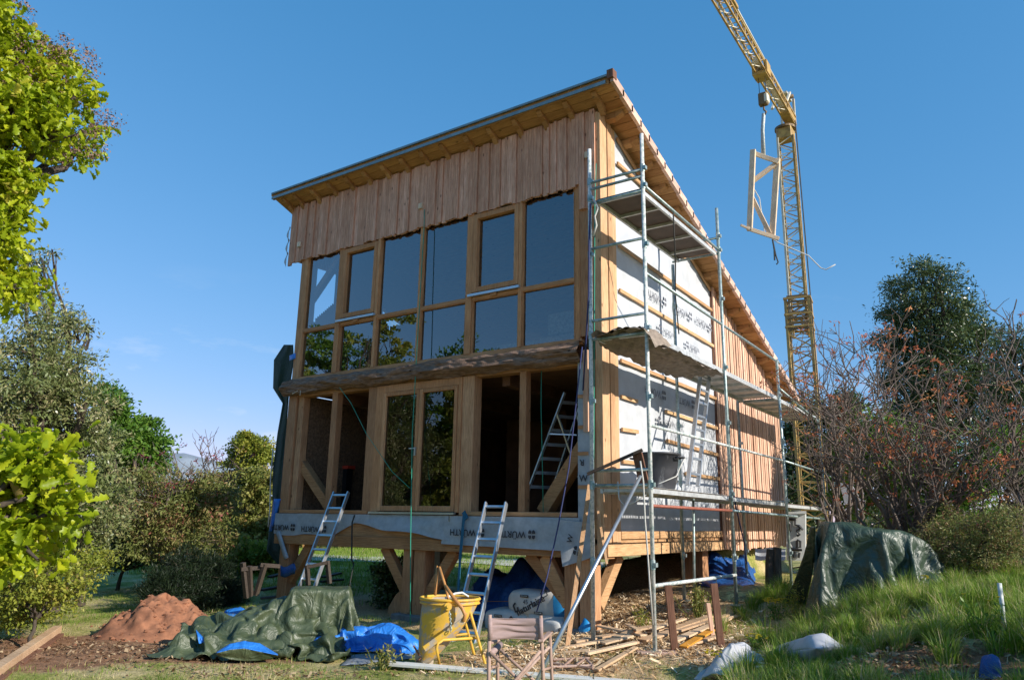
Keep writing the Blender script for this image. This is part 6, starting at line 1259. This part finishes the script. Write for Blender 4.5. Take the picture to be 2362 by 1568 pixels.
tuft('small green weed beside the outer front scaffold pole', 1478, 1450, .3, 14, m_lyel, 'weed', 'weed', .15, .04)
tuft('dry tall weed stalks before the olive tarpaulin flap', 1835, 1430, .5, 14, m_lyel, 'weed', 'weed', .14, .05)
tuft('reddish dry weed standing before the covered pile', 1945, 1400, .62, 12, m_lred, 'weed', 'weed', .16, .04)
tuft('dry grass tuft between the grey tarpaulin and the white plank', 880, 1545, .25, 16, m_lolive, 'weed', 'weed', .12, .05)
# ------------------------------------------------------------------ grass
m_gr = leafmat('grass_blade', [(0, (.09, .17, .02)), (.42, (.19, .30, .035)), (.66, (.34, .38, .09)), (.84, (.54, .46, .22)), (1, (.66, .53, .33))], .35, .5, .25)
m_grb = leafmat('bank_grass_blade', [(0, (.08, .15, .015)), (.45, (.18, .30, .03)), (.72, (.32, .42, .06)), (.88, (.44, .40, .15)), (1, (.60, .48, .27))], .35, .5, .25)
def grass(name, m, pts, h, w_, lean=.45, tone=None, seg=3):
    n = len(pts); z = terr(pts[:, 0], pts[:, 1]); f_ = np.exp(-(np.hypot(pts[:, 0], pts[:, 1])/60)**2); z = z*f_-.01
    a = RNG.random(n)*2*pi; ld = np.stack([np.cos(a), np.sin(a)], 1); ln = np.abs(RNG.normal(0, lean, n)); hh = h*(.5+.7*RNG.random(n)) if np.isscalar(h) else h
    ww = w_*(.6+.8*RNG.random(n)); b_ = RNG.random(n)*2*pi; wx = np.stack([np.cos(b_), np.sin(b_)], 1)
    rows_ = []
    for k in range(seg+1):
        t = k/seg; off = ld*(ln*hh*t**1.8)[:, None]; zz = z+hh*(t-.35*ln*t**2.2); wd_ = (ww*(1-t)**.7*.5)[:, None] if k < seg else 0
        cx_ = pts+off
        if k < seg: rows_ += [np.column_stack([cx_-wx*wd_, zz]), np.column_stack([cx_+wx*wd_, zz])]
        else: rows_ += [np.column_stack([cx_, zz])]
    V = np.stack(rows_, 1); nv = V.shape[1]; F = []
    for k in range(seg-1): F += [[2*k, 2*k+1, 2*k+3], [2*k, 2*k+3, 2*k+2]]
    F += [[2*seg-2, 2*seg-1, 2*seg]]; F = np.array(F); Fa = (F[None]+(np.arange(n)*nv)[:, None, None]).reshape(-1, 3)
    t = RNG.random(n) if tone is None else tone
    return link(name, np_mesh(name, V.reshape(-1, 3), Fa, np.repeat(t, len(F))), m)
def nz2(p, s, o=0): return np.array([noise.noise(Vector((x*s+o, y*s, o))) for x, y in p])
def scatter(n, x0, x1, y0, y1): return np.column_stack([RNG.uniform(x0, x1, n), RNG.uniform(y0, y1, n)])
def maskv(p, c, rx, ry): return np.hypot((p[:, 0]-c[0])/rx, (p[:, 1]-c[1])/ry)
def infront(p, marg=3):   # keep what the lens or its near surroundings can see
    d = p-CP[:2]; a = np.degrees(np.arctan2(-d[:, 0], d[:, 1])); return (a > -6) & (a < 76)
p = scatter(190000, -11, 4, -8.2, 5.0); p = p[infront(p)]
nv_ = nz2(p, 1.1); nf = nz2(p, 4.0, 9)
keep = (nv_*1.0+nf*.9 > RNG.normal(-.12, .22, len(p)))
for c_, rx, ry in ((g1, 1.35, .95), (g2+Vector((-.3, .3, 0)), 1.5, .8), (g3, .9, .5), (g4, 1.0, 1.5), (g5, .85, .75), (mc, 1.0, .9)): keep &= maskv(p, (c_.x, c_.y), rx, ry) > 1+RNG.normal(0, .12, len(p))
keep &= ~((p[:, 0] > -6.9) & (p[:, 0] < 1.2) & (p[:, 1] > .1)); 
p = p[keep]; nn_ = nz2(p, 2.3, 4)
dry = np.clip(.42+.75*nz2(p, .9, 20)+RNG.normal(0, .22, len(p)), 0, 1)
tag(grass('short_grass', m_gr, p, (.035+.055*np.clip(nn_+.4, 0, 1))*(.6+.8*RNG.random(len(p))), .006, .6, dry, 2), kind='stuff')
# meadow behind and under the house
p = scatter(60000, -22, -3, 1, 16); p = p[infront(p)]; p = p[~((p[:, 0] > -6.9) & (p[:, 1] < 5.5) & (nz2(p, .8, 3) < .3))]
tag(grass('meadow_grass', m_grb, p, .16, .014, .5, np.clip(.45+RNG.normal(0, .25, len(p)), 0, 1), 2), kind='stuff')
# long grass on the bank: tussocks whose blades arch outwards from one root, with shorter turf and bare soil between
def tussocks(name, m, roots, hts, nb, w_, seg=4):
    k = np.repeat(np.arange(len(roots)), nb); n = len(k); a = RNG.random(n)*2*pi; rr = np.sqrt(RNG.random(n))*(.05+.12*hts[k]); u_ = np.column_stack([np.cos(a), np.sin(a)])
    b0 = roots[k]+u_*rr[:, None]; z = terr(b0[:, 0], b0[:, 1])-.01; hh = hts[k]*RNG.uniform(.55, 1.15, n); a2 = a+RNG.normal(0, .5, n); ld = np.column_stack([np.cos(a2), np.sin(a2)]); ln = np.clip(RNG.normal(.62, .28, n), .05, 1.3)
    ww = w_*RNG.uniform(.6, 1.3, n); wx = np.column_stack([-ld[:, 1], ld[:, 0]]); rows_ = []
    for q in range(seg+1):
        t = q/seg; off = ld*(ln*hh*t**1.9*.85)[:, None]; zz = z+hh*(t-.42*ln*t**2.6); wd_ = (ww*(1-t**1.6)*.5)[:, None]; cx_ = b0+off
        if q < seg: rows_ += [np.column_stack([cx_-wx*wd_, zz]), np.column_stack([cx_+wx*wd_, zz])]
        else: rows_ += [np.column_stack([cx_, zz])]
    V = np.stack(rows_, 1); nv = V.shape[1]; F = []
    for q in range(seg-1): F += [[2*q, 2*q+1, 2*q+3], [2*q, 2*q+3, 2*q+2]]
    F += [[2*seg-2, 2*seg-1, 2*seg]]; F = np.array(F); Fa = (F[None]+(np.arange(n)*nv)[:, None, None]).reshape(-1, 3)
    ct = RNG.random(len(roots)); tone = np.clip(.58*ct[k]+.30*RNG.random(n)+(RNG.random(n) < .18)*.5+.06, 0, 1)
    return link(name, np_mesh(name, V.reshape(-1, 3), Fa, np.repeat(tone, len(F))), m)
low_c = [(G(1960, 1548), .5, .3), (G(2180, 1552), .8, .35), (G(2080, 1445), .4, .25), (G(1700, 1560), .4, .25)]
def lowmask(p):
    r = np.zeros(len(p), bool)
    for c_, rx, ry in low_c: r |= maskv(p, (c_.x, c_.y), rx, ry) < 1
    return r
rt = scatter(1900, 1.3, 7.2, -6.6, 3.2); hb = terr(rt[:, 0], rt[:, 1]); rt = rt[(hb > .24+RNG.normal(0, .05, len(hb))) & infront(rt) & (np.hypot(rt[:, 0]-CP[0], rt[:, 1]-CP[1]) > 3.2)]
rt = rt[~lowmask(rt) | (RNG.random(len(rt)) < .12)]; nn_ = nz2(rt, .75, 2); rt = rt[nn_ > -.30]; nn_ = nz2(rt, .75, 2)
ht_ = RNG.uniform(.12, .30, len(rt))*(1+1.3*np.clip(nn_+.05, 0, .6)); tag(tussocks('bank_grass', m_grb, rt, ht_, 130, .0075), kind='stuff')
p = scatter(70000, 1.3, 7.2, -6.6, 3.2); sel = infront(p) & (terr(p[:, 0], p[:, 1]) > .16) & (np.hypot(p[:, 0]-CP[0], p[:, 1]-CP[1]) > 2.6) & (nz2(p, 1.6, 33) < .22+RNG.normal(0, .1, len(p))); sel &= ~(lowmask(p) & (RNG.random(len(p)) < .8)); p = p[sel]
tag(grass('bank_turf', m_gr, p, .055+.06*RNG.random(len(p)), .006, .8, np.clip(.45+.7*nz2(p, 1.1, 8)+RNG.normal(0, .22, len(p)), 0, 1), 2), kind='stuff')
# far wood on the horizon, left and right, and hedge beyond the road
def wood_band(name, a0, a1, dist, h, n, m, size):
    ang_ = np.radians(RNG.uniform(a0, a1, n)); dd = dist*(1+.25*RNG.random(n)); hh_ = h*(.62+.38*np.array([noise.noise(Vector((a*22, 0, 3)))+noise.noise(Vector((a*70, 2, 3)))*.5 for a in ang_]))
    z = hh_*RNG.random(n)**.6; P_ = np.column_stack([CP[0]-dd*np.sin(ang_), CP[1]+dd*np.cos(ang_), z]); return tag(link(name, leaf_mesh(name, P_, size, 'fold', .4), m), kind='stuff')
wood_band('distant_wood', -12, 82, 62, 4.6, 70000, m_lholm, .42); wood_band('distant_wood', 20, 80, 36, 3.0, 40000, m_lolive, .26)
# trees behind the viewpoint, mirrored in the panes
for i, (x, y, h_, r) in enumerate(((-22.5, -14, 10.4, 2.8), (-18.3, -15, 10.4, 2.6), (-26.5, -15, 11.6, 3.0), (-14.2, -15.5, 9.3, 2.4), (-12.0, -19, 8.6, 2.3), (-31, -17, 13, 3.4), (-16.5, -12, 8.0, 3.2), (-20.5, -12.5, 8.6, 3.2), (-13.2, -12, 7.0, 2.8), (-24.5, -12, 8.6, 3.2), (-8.5, -16, 5.2, 2.4), (-3, -17, 4.6, 2.2))):
    bs = [((x+rnd(-1, 1)*r*.6, y+rnd(-1, 1)*r*.6, h_*1.12-r*rnd(.6, 1.2)-k*.33*r), r*rnd(.5, .72)) for k in range(9)]+[((x+rnd(-1, 1)*r*.7, y+rnd(-1, 1)*r*.6, h_*.3+rnd(0, .6)), r*.7) for k in range(4)]
    tree('oak_tree', 'oak with loose crown standing behind the camera and mirrored in the panes', 'tree', (x, y, 0), bs, 15000, .2, 'fold', m_lgreen if i % 3 == 0 else m_lyel, clump=.34, ncl=16, trunk=.16, group='oaks behind the viewpoint')
wood_band('distant_wood', 120, 250, 34, 5.5, 26000, m_lholm, .4)

gb = Vector((8.8, -3.2, TZ(8.8, -3.2))); tree('hedge_shrub', 'tall shrub beyond the right edge that shades the bank', 'shrub', gb, [((8.8+rnd(-.8, .8), -3.2+rnd(-1.2, 1.2), gb.z+rnd(.8, 2.4)), rnd(.5, .8)) for k in range(9)], 6000, .10, 'fold', m_lholmd, clump=.3, ncl=18, trunk=.06)
